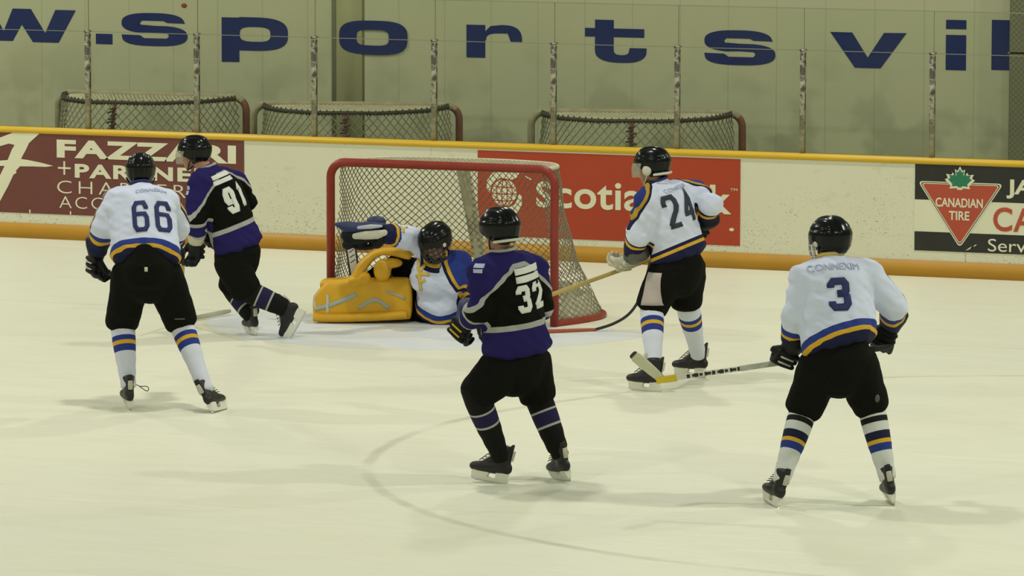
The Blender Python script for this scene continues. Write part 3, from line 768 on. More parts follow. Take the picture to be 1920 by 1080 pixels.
def eyes(parent, H, F, U):
    R = F.cross(U)
    for q in (-1, 1):
        bm = bmesh.new(); ellipsoid(bm, H + R*q*.032 + F*.075 + U*.014, .014, .010, .008, R, F, U, 10)
        from_bm('eye', bm, M['eye'], parent)
def helmet(parent, H, F, U, size=1.0, pad=False, guard=False, cage=None, visor=False):
    R = F.cross(U); C = H + U*.030 - F*.008
    bm = bmesh.new(); nu, nv = 64, 34; rows = []
    for j in range(nv+1):
        row = []
        for i in range(nu):
            ph = 2*math.pi*i/nu; cf, sr = math.cos(ph), math.sin(ph)
            # lower edge: high at the brow, down over the ears, low at the nape
            zl = -.012 - .060*(1-max(cf, 0))**1.5 - (.022 if cf < -.3 else 0)*min(1, (-cf-.3)/.4)
            if abs(sr) > .8: zl -= .014*(abs(sr)-.8)/.2
            th_end = math.acos(max(-.9, min(.9, zl/.118)))
            th = th_end*j/nv
            sx = math.copysign(abs(sr)**.88, sr); fy = math.copysign(abs(cf)**.88, cf)
            rr = math.sin(th)**.82
            lat_ = abs(sr*rr); ridge = 1 + .045/(1+math.exp((lat_-.30)*34)) - .030*math.exp(-((lat_-.42)/.06)**2) + .020*math.exp(-((lat_-.66)/.10)**2)*(th < 1.25)
            ridge += .028/(1+math.exp((abs(th-1.42)-.16)*26)) - .035*math.exp(-((th-1.18)/.05)**2)*(abs(cf) < .8)
            if cf > .45 and j > nv*.86: ridge += .03*(j/nv-.86)/.14      # brow lip
            if j > nv*.80 and cf < -.1: ridge += .02
            row.append(bm.verts.new(C + (R*(.101*sx*rr) + F*(.128*fy*rr) + U*(.112*math.cos(th)))*ridge*size))
        rows.append(row)
    for a, b in zip(rows[:-1], rows[1:]):
        for i in range(nu): bm.faces.new((a[i], a[(i+1) % nu], b[(i+1) % nu], b[i]))
    bmesh.ops.remove_doubles(bm, verts=bm.verts, dist=.0004)
    o = from_bm('helmet', bm, M['helmet'], parent)
    s = o.modifiers.new('s', 'SOLIDIFY'); s.thickness = .010; s.offset = -1
    bm = bmesh.new()
    for q in (-1, 1):
        for k in range(2):
            a = -.35+.62*k; ellipsoid(bm, C + (R*q*.050 + F*(a*.10) + U*(.094-.030*abs(a)))*size, .006, .017, .012, R, F, U, 8)
    from_bm('vent', bm, M['lace'], o)
    bm = bmesh.new()
    for q in (-1, 1):
        pipe(bm, catmull([C + R*q*.098*size - U*.06 - F*.005, H + R*q*.085 - U*.055 + F*.01, H + R*q*.055 - U*.10 + F*.035, H - U*.125 + F*.06 + R*q*.01], 5), .0055, 6)
    from_bm('chin_strap', bm, M['lace'] if not guard else M['strap_pale'], o)
    if pad:
        bm = bmesh.new()
        pts = [C + R*(.106*math.sin(a)) + F*(.133*math.cos(a)) - U*(.088 + .012*math.cos(a)) for a in [math.radians(k) for k in range(110, 255, 9)]]
        pts = [C + (p-C)*size for p in pts]
        rs = [(p, .009, .007, UP) for p in pts]; tube(bm, rs, 8); from_bm('nape_strap', bm, M['strap_pale'], o)
    if guard:
        for q in (-1, 1):
            bm = bmesh.new(); ellipsoid(bm, H + R*q*.090 - U*.022 + F*.010, .013, .034, .038, R, F, U, 14); from_bm('ear_guard', bm, M['strap_pale'], o)
    if cage:
        cr = .0055 if cage == M['shaft_black'] else .0036
        bm = bmesh.new(); CC = H - U*.03 + F*.02
        def cp(a, z):
            k = math.cos(z)
            return CC + R*(.105*math.sin(a)*k**.6) + F*(.125*math.cos(a)*k**.6) + U*(.115*math.sin(z))
        for z in (-62, -44, -27, -10, 8, 26, 42):
            pipe(bm, [cp(math.radians(a), math.radians(z)) for a in range(-88, 89, 8)], cr, 6)
        for a in (-80, -60, -40, -20, 0, 20, 40, 60, 80):
            pipe(bm, [cp(math.radians(a), math.radians(z)) for z in range(-66, 43, 6)], cr, 6)
        pipe(bm, [cp(math.radians(a), math.radians(-66)) for a in range(-90, 91, 8)], .007, 6)
        from_bm('face_cage', bm, cage, o)
        for q in (-1, 1):
            bm = bmesh.new(); ellipsoid(bm, H + R*q*.104 - U*.01 + F*.012, .010, .020, .020, R, F, U, 10); from_bm('cage_clip', bm, M['strap_pale'], o)
    if visor:
        bm = bmesh.new(); g = []
        for z in (.03, -.005, -.04, -.07):
            g.append([bm.verts.new(H + U*z + R*(.103*math.sin(a)) + F*(.02+.115*math.cos(a) + (.012 if z < 0 else 0))) for a in [math.radians(k) for k in range(-78, 79, 12)]])
        for a, b in zip(g[:-1], g[1:]):
            for i in range(len(a)-1): bm.faces.new((a[i], a[i+1], b[i+1], b[i]))
        vo = from_bm('visor', bm, M['visor'], o); sm = vo.modifiers.new('s', 'SOLIDIFY'); sm.thickness = .003
    return o
def visor_mat():
    m = bpy.data.materials.new('visor'); m.use_nodes = True; nt = m.node_tree; nt.nodes.clear()
    o = nd(nt, 'ShaderNodeOutputMaterial'); t = nd(nt, 'ShaderNodeBsdfTransparent'); t.inputs[0].default_value = (.9, .92, .86, 1)
    g = nd(nt, 'ShaderNodeBsdfPrincipled'); g.inputs['Base Color'].default_value = (.6, .62, .5, 1); g.inputs['Roughness'].default_value = .1
    x = nd(nt, 'ShaderNodeMixShader'); x.inputs[0].default_value = .22
    nt.links.new(t.outputs[0], x.inputs[1]); nt.links.new(g.outputs[0], x.inputs[2]); nt.links.new(x.outputs[0], o.inputs[0]); return m
M['visor'] = visor_mat()

def bvh_of(me): return BVHTree.FromPolygons([v.co.copy() for v in me.vertices], [tuple(p.vertices) for p in me.polygons])
def project(name, me2, centre, right, up, n, bvh, m, parent, off=.007):
    """lay a flat drawing (x,y in metres) on the cloth, along -n"""
    bm = bmesh.new(); vs = []
    for v in me2[0]:
        o = centre + right*v[0] + up*v[1] + n*.4
        h = bvh.ray_cast(o, -n, .9)
        vs.append(bm.verts.new(h[0] + n*off) if h[0] is not None and (h[0]-o).length < .72 else None)
    for f in me2[1]:
        if all(vs[i] is not None for i in f): bm.faces.new([vs[i] for i in f])
    bmesh.ops.delete(bm, geom=[v for v in bm.verts if not v.link_faces], context='VERTS')
    for f in bm.faces:
        f.normal_update()
        if f.normal.dot(n) < 0: f.normal_flip()
    o = from_bm(name, bm, m, parent, norm=False)
    s = o.modifiers.new('s', 'SOLIDIFY'); s.thickness = .0025; s.offset = -1
    return o
DIG = {'6': [[(.92, .76), (.92, .84), (.76, 1), (.24, 1), (.06, .84), (.06, .15), (.22, 0), (.78, 0), (.94, .15), (.94, .44), (.80, .58), (.10, .58)]],
       '9': [[(.08, .24), (.08, .16), (.24, 0), (.76, 0), (.94, .16), (.94, .85), (.78, 1), (.22, 1), (.06, .85), (.06, .56), (.20, .42), (.90, .42)]],
       '3': [[(.06, .76), (.06, .86), (.22, 1), (.78, 1), (.92, .88), (.92, .64), (.80, .53), (.40, .53)], [(.80, .53), (.94, .41), (.94, .14), (.78, 0), (.20, 0), (.06, .13), (.06, .24)]],
       '2': [[(.06, .72), (.06, .86), (.22, 1), (.78, 1), (.94, .86), (.94, .66), (.80, .50), (.10, .06)], [(.02, .03), (.98, .03)]],
       '4': [[(.74, 0), (.74, 1), (.06, .36), (.06, .30), (1, .30)]],
       '1': [[(.30, .80), (.58, .98), (.58, 0)]]}
def digits(s, w, h, gap, th, shear=0.0):
    vs, fs = [], []
    tot = len(s)*w+(len(s)-1)*gap
    for k, ch in enumerate(s):
        for L in DIG[ch]:
            P = []
            pts = [V((p[0]*(w-th)+th/2, p[1]*(h-th)+th/2)) for p in L]
            for i, p in enumerate(pts):
                P.append(p)
                if i < len(pts)-1:
                    n = max(1, int((pts[i+1]-p).length/.025))
                    P += [p.lerp(pts[i+1], j/n) for j in range(1, n)]
            base = len(vs)
            for i, p in enumerate(P):
                d1 = (P[i]-P[i-1]).normalized() if i else None
                d2 = (P[i+1]-P[i]).normalized() if i < len(P)-1 else None
                if d1 is None: d1 = d2
                if d2 is None: d2 = d1
                d = (d1+d2).normalized(); c = max(.5, d.dot(d1)); nrm = V((-d.y, d.x))*(th/2/c)
                for q in (-1, -.33, .33, 1):
                    e = p + nrm*q
                    x = e.x-tot/2+k*(w+gap); y = e.y-h/2
                    vs.append((x+shear*y, y))
            for i in range(len(P)-1):
                for q in range(3):
                    a = base+i*4+q; fs.append((a, a+1, a+5, a+4))
    return vs, fs
def words(s, w, h, bold=0, arc=0):
    me = text_me(s, bold); bm = bmesh.new(); bm.from_mesh(me)
    bmesh.ops.delete(bm, geom=[v for v in bm.verts if v.co.z < 0], context='VERTS')
    xs = [v.co.x for v in bm.verts]; ys = [v.co.y for v in bm.verts]; x0, x1, y0, y1 = min(xs), max(xs), min(ys), max(ys)
    for ax in (0, 1):
        lo, hi, size = ((x0, x1, w), (y0, y1, h))[ax]
        for k in range(1, int(size/.016)+1):
            co = V((0, 0, 0)); no = V((0, 0, 0)); co[ax] = lo+(hi-lo)*k/(int(size/.016)+1); no[ax] = 1
            bmesh.ops.bisect_plane(bm, geom=bm.verts[:]+bm.edges[:]+bm.faces[:], plane_co=co, plane_no=no)
    bm.verts.index_update()
    vs = []
    for v in bm.verts:
        x = ((v.co.x-x0)/(x1-x0)-.5)*w; vs.append((x, ((v.co.y-y0)/(y1-y0)-.5)*h - arc*x*x))
    fs = [tuple(v.index for v in f.verts) for f in bm.faces]; bm.free(); return vs, fs
def patch(w, h, n=6, round_=False):
    vs = []; fs = []
    for j in range(n+1):
        for i in range(n+1):
            x, y = 2*i/n-1, 2*j/n-1
            if round_: x, y = x*math.sqrt(1-y*y/2), y*math.sqrt(1-x*x/2)
            vs.append((x*w/2, y*h/2))
    for j in range(n):
        for i in range(n): a = j*(n+1)+i; fs.append((a, a+1, a+n+2, a+n+1))
    return vs, fs
def merge(*ds):
    vs, fs = [], []
    for (v, f, dx, dy) in ds:
        b = len(vs); vs += [(x+dx, y+dy) for x, y in v]; fs += [tuple(i+b for i in q) for q in f]
    return vs, fs

def player(c):
    """c: joints in metres plus kit; returns the body (the thing itself)"""
    J = c['J']; P, N, H = J['P'], J['N'], J['H']
    spine = (N-P).normalized(); lat = (J['SR']-J['SL']); lat = (lat - spine*lat.dot(spine)).normalized()
    hlat = c.get('hips', lat); hlat = (hlat - spine*hlat.dot(spine)).normalized()
    back = lat.cross(spine)
    if back.dot(J.get('backdir', -FH)) < 0: back = -back
    F = c['face'].normalized(); U = (c.get('headup', UP)); U = (U-F*U.dot(F)).normalized()
    hipL, hipR = P - hlat*.105 - UP*.05, P + hlat*.105 - UP*.05
    ankles = {}
    # ---- body: one skin
    bm = bmesh.new()
    tube(bm, [(P - spine*.10, .14, .10, hlat), (P + spine*.05, .15, .105, hlat), (P.lerp(N, .45), .135, .10, lat), (P.lerp(N, .75), .16, .105, lat), (P.lerp(N, .92), .12, .08, lat), (N, .06, .06, lat)], 16)
    tube(bm, [(N - spine*.05, .058, .058, lat), (N.lerp(H, .45), .054, .056, lat), (H - U*.03 - F*.015, .056, .060, lat)], 14)
    head_parts(bm, H, F, U)
    for q in 'LR':
        S, E, Wr = J['S'+q], J['E'+q], J['W'+q]; hd = (J.get('G'+q, Wr+(Wr-E).normalized()*.15)-Wr).normalized()
        tube(bm, [(P.lerp(N, .85), .05, .05, UP), (S, .056, .056, spine), (S.lerp(E, .5), .050, .048, spine), (E, .042, .042, spine), (E.lerp(Wr, .35), .043, .040, spine), (Wr, .029, .025, spine), (Wr+hd*.06, .035, .018, spine)], 12)
        hp = hipL if q == 'L' else hipR
        K = J['K'+q]
        st = c['skates'][q]; up = st[2].normalized(); y = (st[1]-up*st[1].dot(up)).normalized()
        A = st[0] + y*(-.06*SKS) + up*.175*SKS; ankles[q] = A
        tube(bm, [(hp+UP*.06, .085, .085, hlat), (hp.lerp(K, .4), .080, .082, hlat), (K, .055, .058, hlat), (K.lerp(A, .3), .052, .056, hlat), (K.lerp(A, .75), .040, .042, hlat), (A, .034, .036, hlat), (A-up*.05, .036, .04, hlat)], 12)
        tube(bm, [(A-up*.05-y*.02, .030, .032, hlat), (A-up*.07+y*.05, .030, .026, hlat), (A-up*.075+y*.12, .030, .020, hlat)], 10)
    body = link('person', fuse(bm, .0105, 4), M['skin'])
    tag(body, c['label'], 'person', c.get('group'))
    L = lambda a, b: round((J[a]-J[b]).length, 2)
    print(c['id'], 'torso', L('P', 'N'), 'neck', L('N', 'H'), 'uarm', L('SL', 'EL'), L('SR', 'ER'), 'farm', L('EL', 'WL'), L('ER', 'WR'), 'thigh', round((hipL-J['KL']).length, 2), round((hipR-J['KR']).length, 2), 'shin', round((J['KL']-ankles['L']).length, 2), round((J['KR']-ankles['R']).length, 2), 'shw', L('SL', 'SR'))
    # hair at the nape
    bm = bmesh.new(); R = F.cross(U); ellipsoid(bm, H + U*.012 - F*.022, .080, .092, .104, R, F, U, 20)
    bmesh.ops.bisect_plane(bm, geom=bm.verts[:]+bm.edges[:]+bm.faces[:], plane_co=H+F*.005, plane_no=F, clear_outer=True)
    from_bm('hair', bm, M['hair'], body)
    eyes(body, H, F, U)
    # ---- jersey
    hem = J.get('hem', P - spine*.02); hn = c.get('hemn', spine).normalized(); kw = c.get('girth', 1.0)
    tw = c.get('hemw', (.245, .185))
    bm = bmesh.new()
    tube(bm, [(hem, tw[0], tw[1], hlat, hn), (hem.lerp(N, .22), tw[0]*.97*kw, tw[1]*.97, hlat), (hem.lerp(N, .48), .232*kw, .178, lat), (hem.lerp(N, .70), .238*kw, .172, lat), (hem.lerp(N, .86), .215*kw, .145, lat), (hem.lerp(N, .95), .150, .105, lat), (N + spine*.0, .085, .085, lat), (N + spine*.02, .072, .075, lat)], 24, flat=True)
    for q in 'LR':
        S, E, Wr = J['S'+q], J['E'+q], J['W'+q]
        ellipsoid(bm, S, .100, .100, .094); ellipsoid(bm, E, .088, .088, .088)
        tube(bm, [(N - spine*.055, .075, .070, spine), (N.lerp(S, .5) - spine*.015, .085, .080, spine), (S, .094, .094, spine)], 16)
        tube(bm, [(P.lerp(N, .80), .10, .10, spine), (S, .098, .102, spine), (S.lerp(E, .5), .096, .097, spine), (E, .090, .086, spine), (E.lerp(Wr, .5), .080, .076, spine), (Wr - (Wr-E).normalized()*.05, .072, .068, spine)], 18, flat=True)
    me = fuse(bm, .0115, 7)
    hs, sls, yks = [], [], []
    yk0, yks_, yx, yf = c['yoke']; hoff = c.get('hoff', 0)
    for v in me.vertices:
        p = v.co
        # cloth folds
        w = noise.noise(p*5.5 + V((c['seed'], 0, 0)))*.015 + noise.noise(V((p.x*8, p.y*8, p.z*20 + (p.x+p.y)*9)) + V((c['seed']*3, 1, 0)))*.011 + noise.noise(V((p.x*17-p.z*9, p.y*17, p.z*26)) + V((2, c['seed'], 0)))*.005
        v.co = p + v.normal*w; p = v.co
        hs.append((p-hem).dot(hn) + hoff)
        best = 9.0
        for q in 'LR':
            S, E, Wr = J['S'+q], J['E'+q], J['W'+q]
            e = (Wr-E); l = e.length; t = (p-E).dot(e)/l
            if t > -.02:
                r = (p-(E+e/l*t)).length
                if r < .135: best = min(best, l-.05-t+c.get('soff', {}).get(q, 0))
        sls.append(best)
        x = abs((p-N).dot(lat)); g = (p-N).dot(spine)
        if 'yfun' in c:
            yks.append(c['yfun'](-(p-N).dot(lat), g)); continue
        yks.append(g - (yk0 - yks_*max(0, x-yx)) - yf*max(0, (p-N).dot(back)+.02))
    set_attr(me, 'h', hs); set_attr(me, 'sl', sls); set_attr(me, 'yk', yks)
    jer = link('jersey', me, c['jersey'], body)
    bv = bvh_of(me)
    # collar
    bm = bmesh.new(); ring = [N + spine*.022 + lat*(.074*math.cos(a)) + back*(.077*math.sin(a)) for a in [2*math.pi*k/24 for k in range(24)]]
    pipe(bm, ring, .011, 8, closed=True); from_bm('collar', bm, c['collar'], jer)
    for (nm, dr, px, m_, kw_) in c['decals']:
        d = ray(*px); hit = bv.ray_cast(CAM, d, 100)
        cc = hit[0] if hit[0] is not None else P.lerp(N, .6)
        nn = kw_.get('n', back); rr = kw_.get('r', lat); uu = kw_.get('u', None)
        nn = nn.normalized(); rr = (rr - nn*rr.dot(nn)).normalized()
        uu = nn.cross(rr) if uu is None else uu
        if uu.dot(spine) < 0: uu = -uu
        project(nm, dr, cc, rr, uu, nn, bv, m_, jer, kw_.get('off', .007))
    # ---- pants
    bm = bmesh.new(); py = c.get('pantl', .02)
    tube(bm, [(P + spine*.06, .185, .150, hlat), (P - spine*.02, .205, .175, hlat), (P - UP*.10, .190, .165, hlat)], 20)
    if c.get('tuck'):
        tube(bm, [(P - UP*.08 + back*.02, .185, .19, hlat), (P - spine*.0 + back*.045, .165, .195, hlat), (P + spine*.105 + back*.062, .125, .165, hlat)], 20, flat=True)
    for q in 'LR':
        hp = hipL if q == 'L' else hipR; K = J['K'+q]; d = (K-hp).normalized()
        tube(bm, [(hp + UP*.02, .130, .135, hlat), (hp.lerp(K, .35), .132, .136, hlat), (hp.lerp(K, .75), .122, .124, hlat), (K + d*py, .116, .116, hlat)], 18, flat=True)
    me = fuse(bm, .0125, 6)
    for v in me.vertices: v.co = v.co + v.normal*(noise.noise(v.co*7)*.010 + noise.noise(v.co*18)*.004)
    pants = link('pants', me, M['black_fabric'], body); pb = bvh_of(me)
    for (nm, dr, px, m_, kw_) in c.get('pant_decals', []):
        d = ray(*px); hit = pb.ray_cast(CAM, d, 100)
        if hit[0] is None: continue
        nn = kw_.get('n', -FH).normalized(); rr = kw_.get('r', RH); rr = (rr-nn*rr.dot(nn)).normalized(); uu = nn.cross(rr)
        if uu.z < 0: uu = -uu
        project(nm, dr, hit[0], rr, uu, nn, pb, m_, pants, kw_.get('off', .007))
    # ---- socks, skates
    for q in 'LR':
        K, A = J['K'+q], ankles[q]; d = (A-K); l = d.length; dn = d/l
        bm = bmesh.new(); side = hlat
        prof = ((-.06, .080, .082), (.04, .084, .088), (.15, .080, .084), (.26, .070, .076), (.36, .060, .064), (l-.06, .055, .060), (l-.01, .052, .058))
        rs = []
        for i in range(40):
            t = -.06 + (l+.05)*i/39
            for a, b in zip(prof[:-1], prof[1:]):
                if a[0] <= t <= b[0] or b is prof[-1]:
                    f = max(0, min(1, (t-a[0])/(max(b[0]-a[0], 1e-4)))); ra = a[1]+(b[1]-a[1])*f; rb = a[2]+(b[2]-a[2])*f; break
            w = 1 + .02*math.sin(t*70+c['seed'])*(t > .22)
            rs.append((K + dn*t, ra*w, rb*w, side))
        tube(bm, rs, 20, flat=True)
        me = bpy.data.meshes.new('sock'); bmesh.ops.recalc_face_normals(bm, faces=bm.faces); bm.to_mesh(me); bm.free()
        set_attr(me, 'd', [(v.co-K).dot(dn) for v in me.vertices])
        link('sock', me, c['sock'], body)
        st = c['skates'][q]; skate(body, st[0], st[1], st[2], lace_loop=(c.get('lace') == q))
    # ---- gloves
    for q in 'LR':
        Wr = J['W'+q]; G = J.get('G'+q, Wr+(Wr-J['E'+q]).normalized()*.15)
        gm = c['gloves'][q]
        if gm is None: continue
        glove(body, Wr, G-Wr, gm[2], gm[0], gm[1], gm[3] if len(gm) > 3 else 1.0, gm[4] if len(gm) > 4 else None, gm[5] if len(gm) > 5 else None)
    helmet(body, H, F, U, **c.get('helmet', {}))
    g = c['ground']; root_at(body, (g.x, g.y, 0))
    return body
def bars(w, h, gap, n=2, wob=.0):
    """two rows of small worn letter blocks"""
    ds = []
    for k in range(n):
        v, f = patch(w, h, 8)
        ds.append((v, f, wob*k, -k*(h+gap)))
    return merge(*ds)

# --- number 66
b = Plane(300, 768)
J = dict(P=b(275, 500, -.02), N=b(264, 352, .22), H=b(264, 325, .30), SL=b(218, 377, .18), SR=b(312, 379, .20), EL=b(193, 430, .13), WL=b(181, 478, .26), GL=b(180, 522, .28),
         ER=b(333, 425, .34), WR=b(322, 462, .56), GR=b(318, 480, .70), KL=b(229, 602, .16), KR=b(338, 602, .16), hem=b(273, 482, -.03))
player(dict(id=66, J=J, ground=b.g, seed=1.3, label='person in white jersey number 66 with black helmet, skating away at the left', face=view_dir(.05, 1, -.12),
    skates=dict(L=(ice_pt(240, 766), view_dir(-.25, 1), view_dir(-.02, -.05, 1)), R=(ice_pt(412, 772), view_dir(.35, 1, .0), view_dir(-.50, .22, .95))),
    jersey=M['white_jersey'], collar=M['num_navy'], yoke=(.0, 1.0, .12, 1.6), hoff=.10, sock=M['white_sock'], tuck=True, lace='L', hemn=view_dir(0, .75, 1), hemw=(.242, .19),
    gloves=dict(L=(M['glove_black'], M['glove_black'], view_dir(.6, -1, 0), 1.25, M['strap_pale'], view_dir(-1, -.6)), R=(M['glove_black'], M['glove_black'], view_dir(1, .2, 0), 1.0)),
    helmet=dict(size=1.0),
    decals=[('number', digits('66', .125, .232, .030, .030), (285, 405), M['num_navy'], {}), ('name_lettering', words('CONNEXIM', .21, .026, 0, .6), (283, 356), M['name_grey'], {})],
    pant_decals=[('waist_tag', patch(.022, .03, 2), (274, 505), M['strap_pale'], {}), ('thigh_mark', patch(.07, .012, 3), (337, 598), mat('thigh_mark', (.06, .06, .055), .6), {})]))
# --- number 91
b = Plane(500, 630)
hl = view_dir(.55, .83)
J = dict(P=b(444, 468, 0), N=b(388, 318, .0), H=b(364, 288, .02), SL=b(376, 342, -.15), SR=b(438, 340, .17), EL=b(367, 412, -.22), WL=b(367, 452, -.14), GL=b(364, 490, -.10),
         ER=b(462, 378, .30), WR=b(418, 420, .42), GR=b(395, 440, .45), KL=b(462, 545, -.10), KR=b(436, 540, .14), hem=b(448, 460, 0), backdir=view_dir(.6, -.8))
player(dict(id=91, J=J, ground=b.g, seed=5.1, label='person in black and purple jersey number 91 striding left in front of the maroon sign', face=view_dir(-1, .30, -.05), headup=view_dir(-.15, 0, 1), hips=hl,
    skates=dict(R=(ice_pt(473, 628), view_dir(-.40, .95), view_dir(-.10, .0, 1)), L=(b(562, 608, -.12), view_dir(-.30, .1, -1), view_dir(-.88, .1, .50))),
    jersey=M['dark_jersey'], collar=mat('grey_collar', GREY, .8), yoke=(-.06, .75, .06, 0), sock=M['dark_sock'], hemw=(.225, .18), girth=.95,
    gloves=dict(L=(M['glove_black'], M['glove_pale'], view_dir(-.6, .8, .1), 1.0, M['glove_pale'], view_dir(1, -1)), R=(M['glove_black'], M['glove_pale'], view_dir(1, .2, 0), 1.0)),
    helmet=dict(size=.98, guard=False, visor=True),
    decals=[('number', digits('91', .105, .205, .012, .042), (443, 371), M['num_white'], {}), ('name_lettering', bars(.20, .034, .010, 2, -.01), (414, 328), M['num_white'], {}), ('shoulder_patch', bars(.05, .028, .008), (353, 352), M['name_grey'], dict(n=view_dir(-.5, -1), r=RH))]))
# --- number 32 (dark jersey, middle)
b = Plane(985, 905)
hl = view_dir(.75, .66)
J = dict(P=b(968, 668, 0), N=b(943, 474, -.02), H=b(936, 434, -.02), SL=b(905, 510, -.14), SR=b(998, 506, .15), EL=b(898, 580, -.20), WL=b(873, 600, .0), GL=b(858, 634, .08),
         ER=b(1012, 575, .26), WR=b(950, 600, .42), GR=b(915, 610, .46), KL=b(893, 742, -.16), KR=b(1008, 742, .08), hem=b(970, 652, 0), backdir=view_dir(.5, -.85))
player(dict(id=32, J=J, ground=b.g, seed=9.7, label='person in black and purple jersey number 32 standing before the right goal post', face=view_dir(-.75, .66, -.08), hips=hl,
    skates=dict(L=(ice_pt(921, 905), view_dir(-1, .45), view_dir(.12, .0, 1)), R=(ice_pt(1055, 902), view_dir(-.45, .9), view_dir(-.22, .0, 1))),
    jersey=M['dark_jersey'], collar=mat('grey_collar', GREY, .8), yoke=(-.075, .75, .05, 0), sock=M['dark_sock'], hemw=(.235, .19), girth=.95,
    gloves=dict(L=(M['glove_black'], M['glove_navy'], view_dir(-.7, .7, -.2), 1.0, M['stick_yellow'], view_dir(.4, -1)), R=(M['glove_black'], M['glove_navy'], view_dir(1, .2, 0), 1.0)),
    helmet=dict(size=1.06, pad=True),
    decals=[('number', digits('32', .112, .168, .014, .036), (997, 557), M['num_white'], dict(n=view_dir(.40, -.92))), ('name_lettering', bars(.20, .040, .010), (988, 505), M['num_white'], dict(n=view_dir(.40, -.92))), ('shoulder_patch', bars(.06, .024, .008), (899, 498), M['name_grey'], dict(n=view_dir(-.5, -1), r=RH))],
    pant_decals=[]))
# --- number 24
b = Plane(1255, 722)
hl = view_dir(.72, .69)
J = dict(P=b(1270, 492, 0), N=b(1232, 342, -.02), H=b(1222, 312, -.02), SL=b(1212, 378, -.16), SR=b(1303, 362, .14), EL=b(1197, 440, -.16), WL=b(1184, 482, -.02), GL=b(1152, 506, .12),
         ER=b(1340, 390, .02), WR=b(1300, 430, -.06), GR=b(1276, 448, -.1), KL=b(1222, 574, -.08), KR=b(1288, 566, .12), hem=b(1272, 478, 0), backdir=view_dir(.55, -.8))
J['ER'] = b(1334, 384, .0); J['WR'] = b(1318, 420, .15); J['GR'] = b(1300, 440, .27)
N24 = ((J['N']-J['P']).normalized() - RH*.16 + FH*.15).normalized()
player(dict(id=24, J=J, ground=b.g, seed=14.2, label='person in white jersey number 24 holding a wooden shaft in front of the red sign', face=view_dir(-.95, .32, -.05), hips=hl,
    skates=dict(L=(ice_pt(1212, 734), view_dir(-1, .5), view_dir(.03, .0, 1)), R=(ice_pt(1297, 707), view_dir(-1, .55), view_dir(.0, .0, 1))),
    jersey=M['white_jersey_b'], collar=M['num_navy'], yoke=(.01, 1.0, .10, .35), hoff=.05, hemn=(N24), sock=M['white_sock'], hemw=(.225, .185), girth=.95,
    gloves=dict(L=(M['glove_pale'], mat('grey_cuff', (.09, .09, .075), .6), view_dir(-1, .1, -.4), 1.0, None, view_dir(.2, -1, .5)), R=(M['glove_black'], M['glove_black'], view_dir(-1, .2, 0), 1.0)),
    helmet=dict(size=.98, pad=True, guard=True, visor=True),
    decals=[('number', digits('24', .125, .245, .020, .034), (1278, 392), M['num_grey'], {}), ('name_lettering', words('CONNEXIM', .21, .026), (1268, 352), M['name_grey'], {})],
    pant_decals=[('side_panel', patch(.12, .23, 10), (1222, 542), mat('pant_panel', (.42, .37, .33), .7, vary=.25, bscale=9), dict(n=view_dir(-.75, -.7), r=view_dir(.7, -.7)))]))
# --- number 3
b = Plane(1555, 946)
hl = view_dir(1, .12)
J = dict(P=b(1572, 668, 0), N=b(1558, 486, .16), H=b(1556, 453, .20), SL=b(1508, 520, .08), SR=b(1630, 516, .16), EL=b(1492, 588, .04), WL=b(1484, 652, .18), GL=b(1463, 686, .28),
         ER=b(1674, 578, .18), WR=b(1668, 612, .36), GR=b(1655, 645, .40), KL=b(1508, 764, .12), KR=b(1632, 758, .12), hem=b(1575, 640, -.02))
hand3 = (J['GL'], J['GR'])
player(dict(id=3, J=J, ground=b.g, seed=21.9, label='person in white jersey number 3 with wire face cage and striped socks, facing away', face=view_dir(-.62, .78, -.10), hips=hl,
    skates=dict(L=(ice_pt(1446, 948), view_dir(-.35, 1), view_dir(.24, .0, 1)), R=(ice_pt(1671, 944), view_dir(-.12, 1), view_dir(-.20, .0, 1))),
    jersey=M['white_jersey'], collar=M['emblem'], yoke=(.02, 1.05, .17, 1.3), hoff=.10, soff=dict(L=.045, R=.02), sock=M['taped_sock'], hemn=(view_dir(-.38, .55, 1)), hemw=(.24, .195),
    gloves=dict(L=(M['glove_black'], M['glove_black'], view_dir(-1, .3, -.15), 1.0, M['strap_pale'], view_dir(.3, -1, .3)), R=(M['glove_black'], M['glove_black'], view_dir(-1, .3, -.1), 1.0, None, view_dir(.3, -1, 0))),
    helmet=dict(size=1.10, cage=M['steel']),
    decals=[('number', digits('3', .150, .205, .03, .044), (1573, 552), M['num_navy'], {}), ('name_lettering', words('CONNEXIM', .31, .045), (1565, 499), M['name_grey'], {})],
    pant_decals=[('thigh_mark', patch(.03, .05, 3, True), (1645, 747), mat('thigh_mark', (.07, .07, .065), .6), {})]))
